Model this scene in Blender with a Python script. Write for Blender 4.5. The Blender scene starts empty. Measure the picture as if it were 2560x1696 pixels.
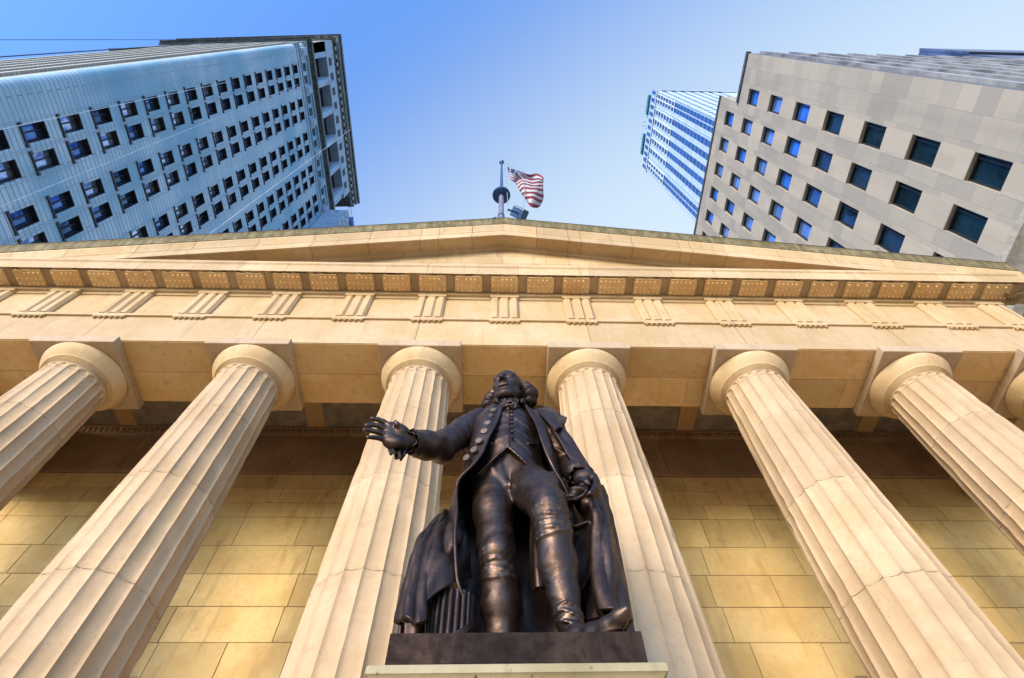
import bpy, math, random
import numpy as np
from mathutils import Matrix, Vector
random.seed(7); np.random.seed(7)
S = bpy.context.scene
COL = S.collection
R = math.radians
PI = math.pi

# ------------------------------------------------------------------ camera
cam = bpy.data.cameras.new('camera')
cam.sensor_width = 36.0
cam.lens = 19.81
cam.clip_start = 0.05
cam.clip_end = 3000
co = bpy.data.objects.new('camera', cam)
COL.objects.link(co)
_yaw, _pitch, _roll = 0.0462, 1.0543, -0.0275
_f = Vector((math.sin(_yaw)*math.cos(_pitch), math.cos(_yaw)*math.cos(_pitch), math.sin(_pitch)))
_r = Vector((math.cos(_yaw), -math.sin(_yaw), 0))
_u = _r.cross(_f)
_r2 = math.cos(_roll)*_r + math.sin(_roll)*_u
_u2 = -math.sin(_roll)*_r + math.cos(_roll)*_u
M = Matrix(((_r2.x, _u2.x, -_f.x, -0.1227), (_r2.y, _u2.y, -_f.y, -6.2768), (_r2.z, _u2.z, -_f.z, 1.6142), (0, 0, 0, 1)))
co.matrix_world = M
S.camera = co

# ------------------------------------------------------------------ sky and sun
SUN_AZ = R(30)      # the light comes from the front left, this far round from straight in front
SUN_EL = R(15)
W = bpy.data.worlds.new('World')
S.world = W
W.use_nodes = True
nt = W.node_tree
sky = nt.nodes.new('ShaderNodeTexSky')
sky.sky_type = 'NISHITA'
sky.sun_disc = False
sky.sun_elevation = SUN_EL
sky.sun_rotation = PI + SUN_AZ
sky.air_density = 1.0
sky.dust_density = 0.4
sky.ozone_density = 2.5
bg = nt.nodes['Background']
bg.inputs['Strength'].default_value = 0.15
# clear blue overhead, paling into thin haze towards the north-east (by world direction)
tc = nt.nodes.new('ShaderNodeTexCoord')
dp = nt.nodes.new('ShaderNodeVectorMath'); dp.operation = 'DOT_PRODUCT'
dp.inputs[1].default_value = (0.50, 0.78, 0.0)
nt.links.new(tc.outputs['Generated'], dp.inputs[0])
mr = nt.nodes.new('ShaderNodeMapRange'); mr.interpolation_type = 'SMOOTHSTEP'
mr.inputs[1].default_value = -0.13; mr.inputs[2].default_value = 0.41
nt.links.new(dp.outputs['Value'], mr.inputs[0])
tint = nt.nodes.new('ShaderNodeMix'); tint.data_type = 'RGBA'; tint.blend_type = 'MULTIPLY'
tint.inputs[0].default_value = 1.0
tint.inputs[7].default_value = (0.88, 1.16, 1.56, 1)
nt.links.new(sky.outputs[0], tint.inputs[6])
hz = nt.nodes.new('ShaderNodeMix'); hz.data_type = 'RGBA'
nt.links.new(mr.outputs[0], hz.inputs[0])
nt.links.new(tint.outputs[2], hz.inputs[6])
hz.inputs[7].default_value = (1.75, 2.15, 2.5, 1)
nt.links.new(hz.outputs[2], bg.inputs[0])
sd = Vector((-math.sin(SUN_AZ)*math.cos(SUN_EL), -math.cos(SUN_AZ)*math.cos(SUN_EL), math.sin(SUN_EL)))
sl = bpy.data.lights.new('sun', 'SUN')
sl.energy = 1.75
sl.angle = R(26)
sl.color = (1.0, 0.77, 0.52)
so = bpy.data.objects.new('sun', sl)
so.rotation_euler = sd.to_track_quat('Z', 'Y').to_euler()
so.location = (-20, -30, 40)
COL.objects.link(so)
S.view_settings.view_transform = 'Standard'
S.view_settings.look = 'None'
S.view_settings.exposure = 1.4
S.view_settings.gamma = 1.0
S.render.engine = 'CYCLES'

# ------------------------------------------------------------------ helpers
def tag(o, label=None, cat=None, group=None, kind=None):
    if label: o['label'] = label
    if cat: o['category'] = cat
    if group: o['group'] = group
    if kind: o['kind'] = kind
    return o

def empty(name, loc=(0, 0, 0), parent=None):
    o = bpy.data.objects.new(name, None)
    o.location = loc
    COL.objects.link(o)
    if parent: o.parent = parent
    return o

class MB:
    """collects shapes and links them as one mesh object"""
    def __init__(s):
        s.v = []; s.f = []; s.t = []; s.n = 0; s.tone = 0.5; s.p = []
    def add(s, vs, fs, tone=None):
        t = s.tone if tone is None else tone
        s.p.append((0, vs, fs, t))
        s.v.extend(vs)
        n = s.n
        for f in fs:
            s.f.append(tuple(i + n for i in f)); s.t.append(t)
        s.n += len(vs)
    def box(s, x0, x1, y0, y1, z0, z1, tone=None):
        vs = [(x0, y0, z0), (x1, y0, z0), (x1, y1, z0), (x0, y1, z0), (x0, y0, z1), (x1, y0, z1), (x1, y1, z1), (x0, y1, z1)]
        s.add(vs, [(0, 3, 2, 1), (4, 5, 6, 7), (0, 1, 5, 4), (1, 2, 6, 5), (2, 3, 7, 6), (3, 0, 4, 7)], tone)
    def quad(s, a, b, c, d, tone=None):
        s.add([a, b, c, d], [(0, 1, 2, 3)], tone)
    def prism(s, prof, x0, x1, axis='x', tone=None):
        """closed profile [(a, b), ...] swept along an axis: x -> (y, z), y -> (x, z), z -> (x, y)"""
        n = len(prof)
        def P(t, a, b):
            return (t, a, b) if axis == 'x' else ((a, t, b) if axis == 'y' else (a, b, t))
        vs = [P(x0, a, b) for a, b in prof] + [P(x1, a, b) for a, b in prof]
        fs = [(i, (i + 1) % n, n + (i + 1) % n, n + i) for i in range(n)]
        fs.append(tuple(range(n))[::-1]); fs.append(tuple(range(n, 2 * n)))
        s.add(vs, fs, tone)
    def tube(s, pts, rad, n=8, tone=None, closed=True):
        pts = [Vector(p) for p in pts]
        rr = rad if isinstance(rad, (list, tuple)) else [rad] * len(pts)
        vs = []
        prev = None
        for i, p in enumerate(pts):
            d = (pts[min(i + 1, len(pts) - 1)] - pts[max(i - 1, 0)]).normalized()
            if prev is None:
                a = d.orthogonal().normalized()
            else:
                a = (prev - d * prev.dot(d)).normalized()
            prev = a
            b = d.cross(a)
            for k in range(n):
                th = 2 * PI * k / n
                vs.append(tuple(p + (a * math.cos(th) + b * math.sin(th)) * rr[i]))
        fs = []
        for i in range(len(pts) - 1):
            for k in range(n):
                fs.append((i * n + k, i * n + (k + 1) % n, (i + 1) * n + (k + 1) % n, (i + 1) * n + k))
        if closed:
            fs.append(tuple(range(n))[::-1]); fs.append(tuple(range((len(pts) - 1) * n, len(pts) * n)))
        s.add(vs, fs, tone)
    def lathe(s, prof, cx=0, cy=0, n=48, tone=None, cap=True):
        vs = []
        for r, z in prof:
            for k in range(n):
                th = 2 * PI * k / n
                vs.append((cx + r * math.cos(th), cy + r * math.sin(th), z))
        fs = []
        for i in range(len(prof) - 1):
            for k in range(n):
                fs.append((i * n + k, i * n + (k + 1) % n, (i + 1) * n + (k + 1) % n, (i + 1) * n + k))
        if cap:
            fs.append(tuple(range(n))[::-1]); fs.append(tuple(range((len(prof) - 1) * n, len(prof) * n)))
        s.add(vs, fs, tone)
    def split(s, name, mat, parent, limit=100, smooth=None, bevel=0, per=1):
        """every shape (or every 'per' shapes) collected becomes a part of its own; what lies past the limit is one stuff part"""
        ps = [s.p[i:i + per] for i in range(0, len(s.p), per)]
        cam_ = np.array((-0.12, -6.28, 1.61))
        def key(g):
            q = np.array([v for _, vs, _, _ in g for v in vs])
            return float(np.linalg.norm(q.mean(0) - cam_))
        ps.sort(key=key)
        out = []
        for g in ps[:limit]:
            m = MB()
            for _, vs, fs, t in g: m.add(vs, fs, t)
            out.append(m.build(name, mat, parent, smooth=smooth, bevel=bevel))
        if ps[limit:]:
            m = MB()
            for g in ps[limit:]:
                for _, vs, fs, t in g: m.add(vs, fs, t)
            o = m.build(name, mat, parent, smooth=smooth, bevel=bevel); o['kind'] = 'stuff'
        return out
    def mesh(s, name):
        me = bpy.data.meshes.new(name)
        me.from_pydata(s.v, [], s.f)
        at = me.attributes.new('tone', 'FLOAT', 'FACE')
        at.data.foreach_set('value', s.t)
        return me
    def build(s, name, mat, parent=None, smooth=None, bevel=0, loc=None, fix=False):
        me = s.mesh(name)
        o = bpy.data.objects.new(name, me)
        COL.objects.link(o)
        if isinstance(mat, (list, tuple)):
            for m in mat: me.materials.append(m)
        else:
            me.materials.append(mat)
        if smooth is not None:
            smooth_by_angle(me, smooth)
        if bevel:
            b = o.modifiers.new('bevel', 'BEVEL')
            b.width = bevel; b.segments = 2; b.limit_method = 'ANGLE'; b.angle_limit = R(40)
        if parent: o.parent = parent
        if loc is not None: o.location = loc
        return o

def smooth_by_angle(me, deg):
    me.update()
    me.polygons.foreach_set('use_smooth', [True] * len(me.polygons))
    if deg >= 180: return
    import bmesh
    bm = bmesh.new(); bm.from_mesh(me)
    lim = R(deg)
    for e in bm.edges:
        if len(e.link_faces) == 2:
            e.smooth = e.calc_face_angle(4) < lim
    bm.to_mesh(me); bm.free()

def copy_tree(o, parent=None):
    c = o.copy()
    COL.objects.link(c)
    c.parent = parent
    for ch in [k for k in o.children]:
        copy_tree(ch, c)
    return c

# ------------------------------------------------------------------ materials
class NT:
    def __init__(s, name):
        s.m = bpy.data.materials.new(name); s.m.use_nodes = True
        s.t = s.m.node_tree; s.b = s.t.nodes['Principled BSDF']
    def n(s, typ, **kw):
        nd = s.t.nodes.new('ShaderNode' + typ)
        for k, v in kw.items():
            if hasattr(nd, k): setattr(nd, k, v)
            else: nd.inputs[k.replace('_', ' ')].default_value = v
        return nd
    def l(s, a, b): s.t.links.new(a, b)
    def math(s, op, a, b=None, c=None, clamp=False):
        nd = s.t.nodes.new('ShaderNodeMath'); nd.operation = op; nd.use_clamp = clamp
        for i, x in enumerate((a, b, c)):
            if x is None: continue
            if isinstance(x, (int, float)): nd.inputs[i].default_value = x
            else: s.l(x, nd.inputs[i])
        return nd.outputs[0]
    def mix(s, fac, a, b, blend='MIX'):
        nd = s.t.nodes.new('ShaderNodeMix'); nd.data_type = 'RGBA'; nd.blend_type = blend
        for k, x in ((0, fac), (6, a), (7, b)):
            if isinstance(x, (int, float)): nd.inputs[k].default_value = x
            elif isinstance(x, tuple): nd.inputs[k].default_value = (*x, 1) if len(x) == 3 else x
            else: s.l(x, nd.inputs[k])
        return nd.outputs[2]
    def ramp(s, x, p0, p1, v0=0.0, v1=1.0):
        nd = s.t.nodes.new('ShaderNodeMapRange'); nd.clamp = True
        nd.interpolation_type = 'SMOOTHSTEP'
        s.l(x, nd.inputs[0])
        for i, v in enumerate((p0, p1, v0, v1)): nd.inputs[i + 1].default_value = v
        return nd.outputs[0]
    def pos(s):
        g = s.n('NewGeometry'); return g.outputs['Position']
    def map(s, vec, scale=(1, 1, 1), loc=(0, 0, 0)):
        nd = s.n('Mapping'); s.l(vec, nd.inputs[0])
        nd.inputs['Scale'].default_value = scale; nd.inputs['Location'].default_value = loc
        return nd.outputs[0]
    def noise(s, vec, scale, detail=4, rough=0.55):
        nd = s.n('TexNoise'); s.l(vec, nd.inputs['Vector'])
        nd.inputs['Scale'].default_value = scale; nd.inputs['Detail'].default_value = detail
        nd.inputs['Roughness'].default_value = rough
        return nd.outputs[0]
    def attr(s, name):
        nd = s.n('Attribute'); nd.attribute_name = name; return nd.outputs['Fac']
    def col(s, x): s.set('Base Color', x)
    def set(s, k, x):
        if isinstance(x, (int, float)): s.b.inputs[k].default_value = x
        elif isinstance(x, tuple): s.b.inputs[k].default_value = (*x, 1)
        else: s.l(x, s.b.inputs[k])
    def bump(s, h, strength=0.3, dist=0.01, prev=None):
        nd = s.n('Bump'); nd.inputs['Strength'].default_value = strength; nd.inputs['Distance'].default_value = dist
        s.l(h, nd.inputs['Height'])
        if prev is not None: s.l(prev, nd.inputs['Normal'])
        s.l(nd.outputs[0], s.b.inputs['Normal'])
        return nd.outputs[0]

def stone(name, base, alt, grime=(0.13, 0.10, 0.06), tone_amt=0.25, joints=None, streak=0.5, dirt=0.35, pits=0.5, xjoint=None, moss=None):
    t = NT(name)
    p = t.pos()
    n1 = t.noise(p, 0.9, 5); n2 = t.noise(t.map(p, (3.2, 3.2, 0.5)), 1.6, 4); n3 = t.noise(p, 7.0, 6, 0.65)
    n4 = t.noise(p, 38.0, 3)
    c = t.mix(t.ramp(n1, 0.38, 0.62), base, alt)
    c = t.mix(t.math('MULTIPLY', t.ramp(n2, 0.52, 0.72), streak), c, tuple(v * 0.78 for v in alt))
    tone = t.attr('tone')
    k = t.math('MULTIPLY_ADD', tone, tone_amt, 1 - tone_amt / 2)
    c = t.mix(1.0, c, t.combine(k), 'MULTIPLY') if hasattr(t, 'combine') else c
    g = t.n('CombineColor')
    for i in range(3): t.l(k, g.inputs[i])
    c = t.mix(1.0, c, g.outputs[0], 'MULTIPLY')
    # fine mottling
    c = t.mix(t.ramp(n3, 0.35, 0.75, 0.0, 0.30), c, tuple(v * 0.70 for v in base))
    # dirt patches
    d = t.math('MULTIPLY', t.ramp(t.noise(t.map(p, (1, 1, 1), (13, 5, 2)), 1.7, 7, 0.7), 0.60, 0.80), dirt)
    c = t.mix(d, c, grime)
    # pits and specks
    vo = t.n('TexVoronoi'); t.l(p, vo.inputs['Vector']); vo.inputs['Scale'].default_value = 17
    pit = t.math('MULTIPLY', t.ramp(vo.outputs['Distance'], 0.12, 0.20, 1.0, 0.0), t.ramp(t.noise(p, 2.3, 3), 0.5, 0.64))
    c = t.mix(t.math('MULTIPLY', pit, pits), c, grime)
    h = t.math('ADD', t.math('MULTIPLY', n3, 0.6), t.math('MULTIPLY', n4, 0.35))
    h = t.math('SUBTRACT', h, t.math('MULTIPLY', pit, 0.6))
    sep = t.n('SeparateXYZ'); t.l(p, sep.inputs[0])
    line = None
    def lines(coord, vals, width, wob_scale, wob):
        nz = t.noise(p, wob_scale, 3)
        w = t.math('MULTIPLY_ADD', nz, wob, -wob / 2)
        cc = t.math('ADD', coord, w)
        out = None
        for v in vals:
            dd = t.math('ABSOLUTE', t.math('SUBTRACT', cc, v))
            m = t.ramp(dd, width * 0.35, width, 1.0, 0.0)
            out = m if out is None else t.math('MAXIMUM', out, m)
        return out
    if joints:
        line = lines(sep.outputs[2], joints, 0.011, 2.2, 0.09)
        # chipped, broken edge in places
        br = t.ramp(t.noise(p, 9.0, 3), 0.40, 0.60, 0.25, 1.0)
        line = t.math('MULTIPLY', line, br)
    if xjoint:
        l2 = lines(sep.outputs[0], xjoint, 0.009, 1.5, 0.03)
        line = l2 if line is None else t.math('MAXIMUM', line, l2)
    if line is not None:
        c = t.mix(t.math('MULTIPLY', line, 0.75), c, (0.09, 0.065, 0.035))
        h = t.math('SUBTRACT', h, line)
    if moss:
        mz = t.ramp(t.noise(t.map(p, (5.0, 5.0, 1.0)), 1.5, 6, 0.7), 0.35, 0.60)
        c = t.mix(mz, c, moss)
    t.col(c)
    t.set('Roughness', t.ramp(n3, 0.3, 0.7, 0.62, 0.85))
    t.set('Specular IOR Level', 0.35)
    t.bump(h, 0.55, 0.012)
    return t.m

def plain(name, col, rough=0.6, metal=0.0, var=0.25, scale=3.0, spec=0.5, bump=0.0):
    t = NT(name)
    p = t.pos()
    nz = t.noise(p, scale, 5, 0.6)
    c = t.mix(t.ramp(nz, 0.3, 0.7), tuple(v * (1 + var) for v in col), tuple(v * (1 - var) for v in col))
    t.col(c); t.set('Roughness', rough); t.set('Metallic', metal); t.set('Specular IOR Level', spec)
    if bump: t.bump(nz, bump, 0.02)
    return t.m

JZ = [10.25, 8.4, 6.55, 4.7]
M_col = stone('column marble', (0.495, 0.35, 0.205), (0.43, 0.295, 0.16), joints=JZ + [11.60], streak=0.4, dirt=0.30, grime=(0.20, 0.145, 0.09))
M_cap = stone('capital marble', (0.60, 0.45, 0.26), (0.57, 0.39, 0.20), streak=0.5, dirt=0.40, grime=(0.20, 0.13, 0.065), pits=0.3)
M_ent = stone('entablature marble', (0.51, 0.37, 0.21), (0.46, 0.315, 0.155), streak=0.55, dirt=0.36, grime=(0.25, 0.18, 0.10), pits=0.25, xjoint=[-9.3, -5.6, -2.0, 1.95, 5.5, 9.2, 12.9])
M_sof = stone('bounce-lit soffit marble', (0.66, 0.46, 0.235), (0.60, 0.385, 0.165), streak=0.6, dirt=0.5, grime=(0.14, 0.085, 0.035), pits=0.3, tone_amt=0.3)  # warmer, lighter copy of the entablature marble; bounced light put into the colour
M_wal = stone('wall limestone', (0.63, 0.455, 0.19), (0.54, 0.365, 0.135), streak=0.7, dirt=0.85, grime=(0.22, 0.145, 0.055), pits=1.0, tone_amt=0.34)
M_aba = stone('abacus marble', (0.50, 0.375, 0.245), (0.45, 0.325, 0.20), streak=0.5, dirt=0.6, grime=(0.16, 0.11, 0.07), pits=0.4)
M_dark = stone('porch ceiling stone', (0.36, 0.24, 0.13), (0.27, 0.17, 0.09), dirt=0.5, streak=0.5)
M_mossy = stone('weathered gutter stone', (0.26, 0.205, 0.105), (0.20, 0.155, 0.07), dirt=0.8, grime=(0.05, 0.04, 0.02), moss=(0.105, 0.085, 0.028))
M_brown = stone('brown channel stone', (0.38, 0.27, 0.145), (0.28, 0.19, 0.095), dirt=0.7)
M_joint = plain('dark mortar joint', (0.10, 0.07, 0.035), 0.9)
M_cap2 = stone('pedestal granite', (0.34, 0.29, 0.17), (0.27, 0.23, 0.12), dirt=0.5, grime=(0.10, 0.08, 0.04), pits=1.0)

# ------------------------------------------------------------------ ground
def sheet(name, x0, x1, y0, y1, z, mat):
    m = MB(); m.quad((x0, y0, z), (x1, y0, z), (x1, y1, z), (x0, y1, z))
    o = m.build(name, mat); tag(o, kind='structure'); return o
M_grd = plain('ground asphalt', (0.06, 0.058, 0.055), 0.9, var=0.3, scale=6, bump=0.3)
M_pave = plain('street paving', (0.74, 0.56, 0.35), 0.85, var=0.15, scale=4, bump=0.2)  # paving is out of view; kept pale and wide to bounce warm light upward
sheet('ground', -900, 900, -900, 900, -0.004, M_grd)
sheet('pavement', -29, 60, -60, -1.9, 0.0, M_pave)

# ------------------------------------------------------------------ the columned hall
hall = empty('columned_hall')
tag(hall, 'pale stone hall with fluted columns under a low gable, behind the statue', 'building')
SP = 3.7                # spacing of the column axes
ZA = 12.4               # underside of the architrave
FL = 2.4                # portico floor
CY = 0.79

# steps and floor
m = MB()
for i in range(14):
    z1 = FL - i * FL / 14
    m.box(-15.0, 15.0, -0.6 - i * 0.10 if i < 6 else -1.2 - (i - 6) * 0.08, -0.3 if i else 30, 0, z1 - 0.001 * 0)
m = MB()
for i in range(14):
    y0 = -0.35 - i * 0.12
    m.box(-15.0, 15.0, y0, y0 + 0.12 if i else 30.0, 0, FL - i * FL / 14, tone=random.random())
m.build('steps', M_col, hall)

def shaft_mesh():
    nf, sub = 20, 10
    na = nf * sub
    ztop, zbot = 11.80, FL
    def rad(z):
        zs = [2.4, 4.5, 6, 8, 10, 11.8]; rs = [0.93, 0.875, 0.835, 0.785, 0.72, 0.655]
        return float(np.interp(z, zs, rs))
    fl_top = 11.70; e = 0.13
    zs = list(np.linspace(zbot, 11.4, 46)) + [11.45, 11.5, 11.53, 11.555, 11.575, 11.59, 11.605, 11.62, 11.635, 11.65, 11.665, 11.68, 11.69, 11.70, 11.715]
    # annulets
    ann = [(11.72, 0.004), (11.727, 0.012), (11.737, 0.012), (11.739, 0.004), (11.744, 0.004), (11.746, 0.018), (11.758, 0.018), (11.760, 0.009), (11.765, 0.009), (11.767, 0.026), (11.78, 0.026), (11.782, 0.016), (11.80, 0.016)]
    vs = []; rows = 0
    for z in zs:
        r0 = rad(z); s = fl_top - z
        w = 0.0
        if s > e: w = 1.0
        elif s > 0: w = math.sqrt(max(0, 1 - (1 - s / e) ** 2))
        for k in range(na):
            th = 2 * PI * k / na
            u = ((k % sub) / sub - 0.5) * 2      # -1..1 across a flute, arris at the ends
            d = 0.0
            if w > 0.02:
                q = 1 - (u / (w * 0.985)) ** 2
                if q > 0: d = 0.045 * (r0 / 0.8) * math.sqrt(q) * (1 if s > e else 0.55 + 0.45 * w)
            # worn, slightly broken arrises and uneven drums
            drum = sum(1 for j in JZ if z > j)
            ch = 0.0
            if abs(u) > 0.95:
                ch = 0.020 * max(0, math.sin(z * 3.1 + k * 1.7 + math.sin(z * 11 + k)) ** 7)
            r = r0 - d - ch + 0.0025 * math.sin(drum * 9.7 + k * 0.31)
            vs.append((r * math.cos(th), r * math.sin(th), z))
        rows += 1
    for z, dr in ann:
        for k in range(na):
            th = 2 * PI * k / na
            r = rad(11.7) + dr
            vs.append((r * math.cos(th), r * math.sin(th), z))
        rows += 1
    m = MB(); m.v = vs; m.n = len(vs)
    rs = random.Random(21)
    allz = zs + [a[0] for a in ann]
    tn = {}
    for i in range(rows - 1):
        zm = (allz[i] + allz[i + 1]) / 2
        drum = sum(1 for j in JZ + [11.60] if zm > j)
        for k in range(na):
            key = (drum, k // sub)
            if key not in tn: tn[key] = 0.35 + 0.3 * rs.random() + 0.5 * ((drum * 7) % 3 - 1) * 0.5
            m.f.append((i * na + k, i * na + (k + 1) % na, (i + 1) * na + (k + 1) % na, (i + 1) * na + k)); m.t.append(tn[key])
    return m
cm = shaft_mesh()
c0 = cm.build('column', M_col, hall, smooth=32)
m = MB()
prof = [(0.66, 11.80), (0.690, 11.801), (0.690, 11.814), (0.684, 11.816), (0.705, 11.818), (0.705, 11.831), (0.699, 11.833), (0.720, 11.835), (0.720, 11.848), (0.714, 11.850), (0.735, 11.852)]
for i in range(13):
    a = i / 12
    prof.append((0.737 + 0.146 * math.sin(a * 1.25) / math.sin(1.25), 11.865 + 0.24 * a))
prof += [(0.886, 12.115), (0.885, 12.135), (0.876, 12.15), (0.862, 12.158)]
m.lathe(prof, n=96)
ech = m.build('echinus', M_cap, c0, smooth=50)
def abacus_variant(seed):
    random.seed(seed)
    m = MB(); m.box(-0.9, 0.9, -0.9, 0.9, ZA - 0.243, ZA - 0.001, tone=random.random())
    return m
ab = abacus_variant(1).build('abacus', M_aba, c0, bevel=0.022)
cols = []
for i in range(8):
    x = (i - 3.5) * SP
    if i in (0, 7): x = math.copysign(12.45, x)
    c = c0 if i == 0 else copy_tree(c0, hall)
    c.location = (x, CY, 0)
    c.rotation_euler = (0, 0, 0)
    cols.append(c)

# side walls behind the portico and the body of the hall
m = MB()
m.box(-13.9, -13.0, 5.2, 30, FL, 14.0); m.box(13.0, 13.9, 5.2, 30, FL, 14.0)
m.split('side_wall', M_wal, hall)

# architrave
m = MB()
X1 = 13.08
rr = random.Random(31)
ed = [-X1, -9.3, -5.6, -2.0, 1.95, 5.5, 9.2, X1]
for a, b in zip(ed[:-1], ed[1:]):
    m.box(a + .0015, b - .0015, 0.0, 0.9, ZA, 13.50, tone=rr.random())
m.split('architrave', M_ent, hall)
# underside slabs: two long courses per bay with a joint between
m = MB()
for i in range(7):
    xa = max((i - 3.5) * SP, -12.45) + 0.35; xb = min((i - 2.5) * SP, 12.45) - 0.35
    for (ya, yb) in ((0.02, 0.80), (0.815, 1.60)):
        cut = [xa, xb]
        if yb > 1 and i in (4, 5): cut = [xa, xa + 2.05, xb]
        for a, b in zip(cut[:-1], cut[1:]):
            m.box(a + 0.006, b - 0.006, ya, yb, ZA - 0.012, ZA + 0.2, tone=random.random())
m.split('architrave_soffit', M_sof, hall, bevel=0.008)
m = MB()
m.box(-X1, X1, 0.9, 1.625, ZA + 0.003, 14.4)
for i in range(8):
    pass
m.build('rear_architrave', M_sof, hall)
# side returns of the entablature
m = MB()
for s in (-1, 1):
    a, b = sorted((s * 12.5, s * X1))
    m.box(a, b, 1.625, 30, ZA, 14.85)
m.split('side_architrave', M_ent, hall)

# frieze
m = MB()
m.box(-X1, X1, 0.03, 0.9, 13.60, 14.93)
m.build('frieze', M_ent, hall)
m = MB()
m.box(-X1 - .05, X1 + .05, -0.055, 0.2, 13.50, 13.60)
m.build('taenia', M_ent, hall, bevel=0.012)
m = MB()
m.box(-X1 + .0, X1 - .0, -0.005, 0.2, 14.72, 14.84)
m.box(-X1 - .05, X1 + .05, -0.07, 0.2, 14.84, 15.03)
m.build('frieze_band', M_ent, hall, bevel=0.01)

def triglyph():
    m = MB()
    # plan profile of the fins and grooves, extruded upward
    w = 0.355; g = 0.05
    xs = [(-w, 0.0), (-w + g, -0.075), (-w + .175, -0.075), (-w + .175 + g, -0.005), (-w + .175 + 2 * g, -0.075)]
    prof = [(-w, 0.05), (-w, -0.01), (-w + 0.055, -0.075), (-0.185, -0.075), (-0.13, -0.012), (-0.075, -0.075), (0.075, -0.075), (0.13, -0.012), (0.185, -0.075), (w - 0.055, -0.075), (w, -0.01), (w, 0.05)]
    m.prism(prof[::-1], 13.60, 14.70, 'z')
    m.box(-w - 0.012, w + 0.012, -0.088, 0.05, 14.70, 14.835)
    return m
t0 = triglyph().build('triglyph', M_ent, hall, bevel=0.006)
m = MB()
m.box(-0.37, 0.37, -0.065, 0.02, 13.432, 13.498)
for k in range(6):
    x = -0.315 + k * 0.126
    m.lathe([(0.024, 13.385), (0.028, 13.40), (0.022, 13.431)], x, -0.036, 10)
rg = m.build('regula', M_ent, t0, smooth=40, bevel=0.006)
for i in range(15):
    x = (i - 7) * SP / 2
    if i == 14: x = 12.72
    if i == 0: x = -12.72
    t = t0 if i == 0 else copy_tree(t0, hall)
    t.location = (x, 0, 0)

# corona, mutules
m = MB()
m.prism([(0.10, 15.03), (-0.10, 15.04), (-0.54, 14.985), (-0.60, 14.965), (-0.60, 15.36), (-0.635, 15.40), (-0.635, 15.46), (-0.60, 15.50), (-0.60, 15.61), (0.10, 15.66)], -13.72, -12.0, tone=.4)
rr = random.Random(8); x = -12.0
while x < 13.7:
    w = rr.choice([1.2, 1.85, 1.85, 2.2]); x2 = min(x + w, 13.72)
    m.prism([(0.10, 15.03), (-0.10, 15.04), (-0.54, 14.985), (-0.60, 14.965), (-0.60, 15.36), (-0.635, 15.40), (-0.635, 15.46), (-0.60, 15.50), (-0.60, 15.61), (0.10, 15.66)], x + .003, x2 - .003, tone=rr.random()); x = x2
m.build('cornice', M_ent, hall)
m = MB()
def mutule(seed):
    rs = random.Random(seed)
    m = MB(); w = 0.35
    dz = -0.045 / 0.44
    def Z(y): return 14.957 + (y + 0.09) * 0.06
    # slab hanging a little below the corona, front corners rounded
    pts = [(-w, -0.085), (-w, -0.50), (-w + .03, -0.535), (-w + .06, -0.545)]
    n = 8
    for i in range(1, n):
        x = -w + .06 + (2 * w - .12) * i / n
        pts.append((x, -0.545 + rs.uniform(-0.002, 0.022)))
    pts += [(w - .06, -0.545), (w - .03, -0.535), (w, -0.50), (w, -0.085)]
    bot = [(x, y, Z(y)) for x, y in pts]; top = [(x, y, 15.03) for x, y in pts]
    k = len(pts)
    m.add(bot + top, [tuple(range(k)), tuple(range(k, 2 * k))[::-1]] + [(i, i + k, (i + 1) % k + k, (i + 1) % k) for i in range(k)], rs.random() * .7)
    for r in range(3):
        y = -0.15 - r * 0.155
        for c in range(6):
            if rs.random() < (0.10 if r < 2 else 0.3): continue
            x = -0.285 + c * 0.114
            z = Z(y)
            m.lathe([(0.006, z - 0.034), (0.020, z - 0.032), (0.027, z - 0.02), (0.030, z + 0.004)], x, y, 10, tone=1.9)
    return m
# rain-blackened lip of the cornice soffit in front of the mutules
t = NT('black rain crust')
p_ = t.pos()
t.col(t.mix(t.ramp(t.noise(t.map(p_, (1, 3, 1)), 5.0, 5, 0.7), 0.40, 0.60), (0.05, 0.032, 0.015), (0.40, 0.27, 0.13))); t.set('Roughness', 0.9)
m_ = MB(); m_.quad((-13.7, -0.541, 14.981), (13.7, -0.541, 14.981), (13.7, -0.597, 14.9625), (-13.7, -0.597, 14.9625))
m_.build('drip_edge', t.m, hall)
protos = []
for i in range(31):
    x = (i - 15) * SP / 4
    if abs(x) > 13.2: continue
    if i < 6:
        o = mutule(i).build('mutule', M_sof, hall, smooth=45); protos.append(o)
    else:
        o = protos[(i * 5 + i // 6) % len(protos)].copy(); COL.objects.link(o); o.parent = hall
    o.location = (x, 0, 0)
# darker brown channels between the mutules
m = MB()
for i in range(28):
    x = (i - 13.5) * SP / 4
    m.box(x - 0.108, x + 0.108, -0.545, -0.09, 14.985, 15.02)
m.split('channel', M_brown, hall)

# pediment
ZP0 = 15.62; SL = 0.2365; XE = 14.05
def rake(name, prof, mat, off=0.0, bevel=0.0):
    """profile in (y, height above the raking line) swept up both slopes to the apex"""
    m = MB()
    n = len(prof)
    for s in (-1, 1):
        vs = []
        for xx in (0.0, s * XE):
            zz = 18.45 - SL * abs(xx)
            vs += [(xx, y, zz + h) for y, h in prof]
        fs = [(i, (i + 1) % n, n + (i + 1) % n, n + i) for i in range(n)]
        fs += [tuple(range(n)), tuple(range(n, 2 * n))[::-1]]
        if s < 0: fs = [f[::-1] for f in fs]
        m.add(vs, fs, 0.5)
    return m.build(name, mat, hall, bevel=bevel)
m = MB()
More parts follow.
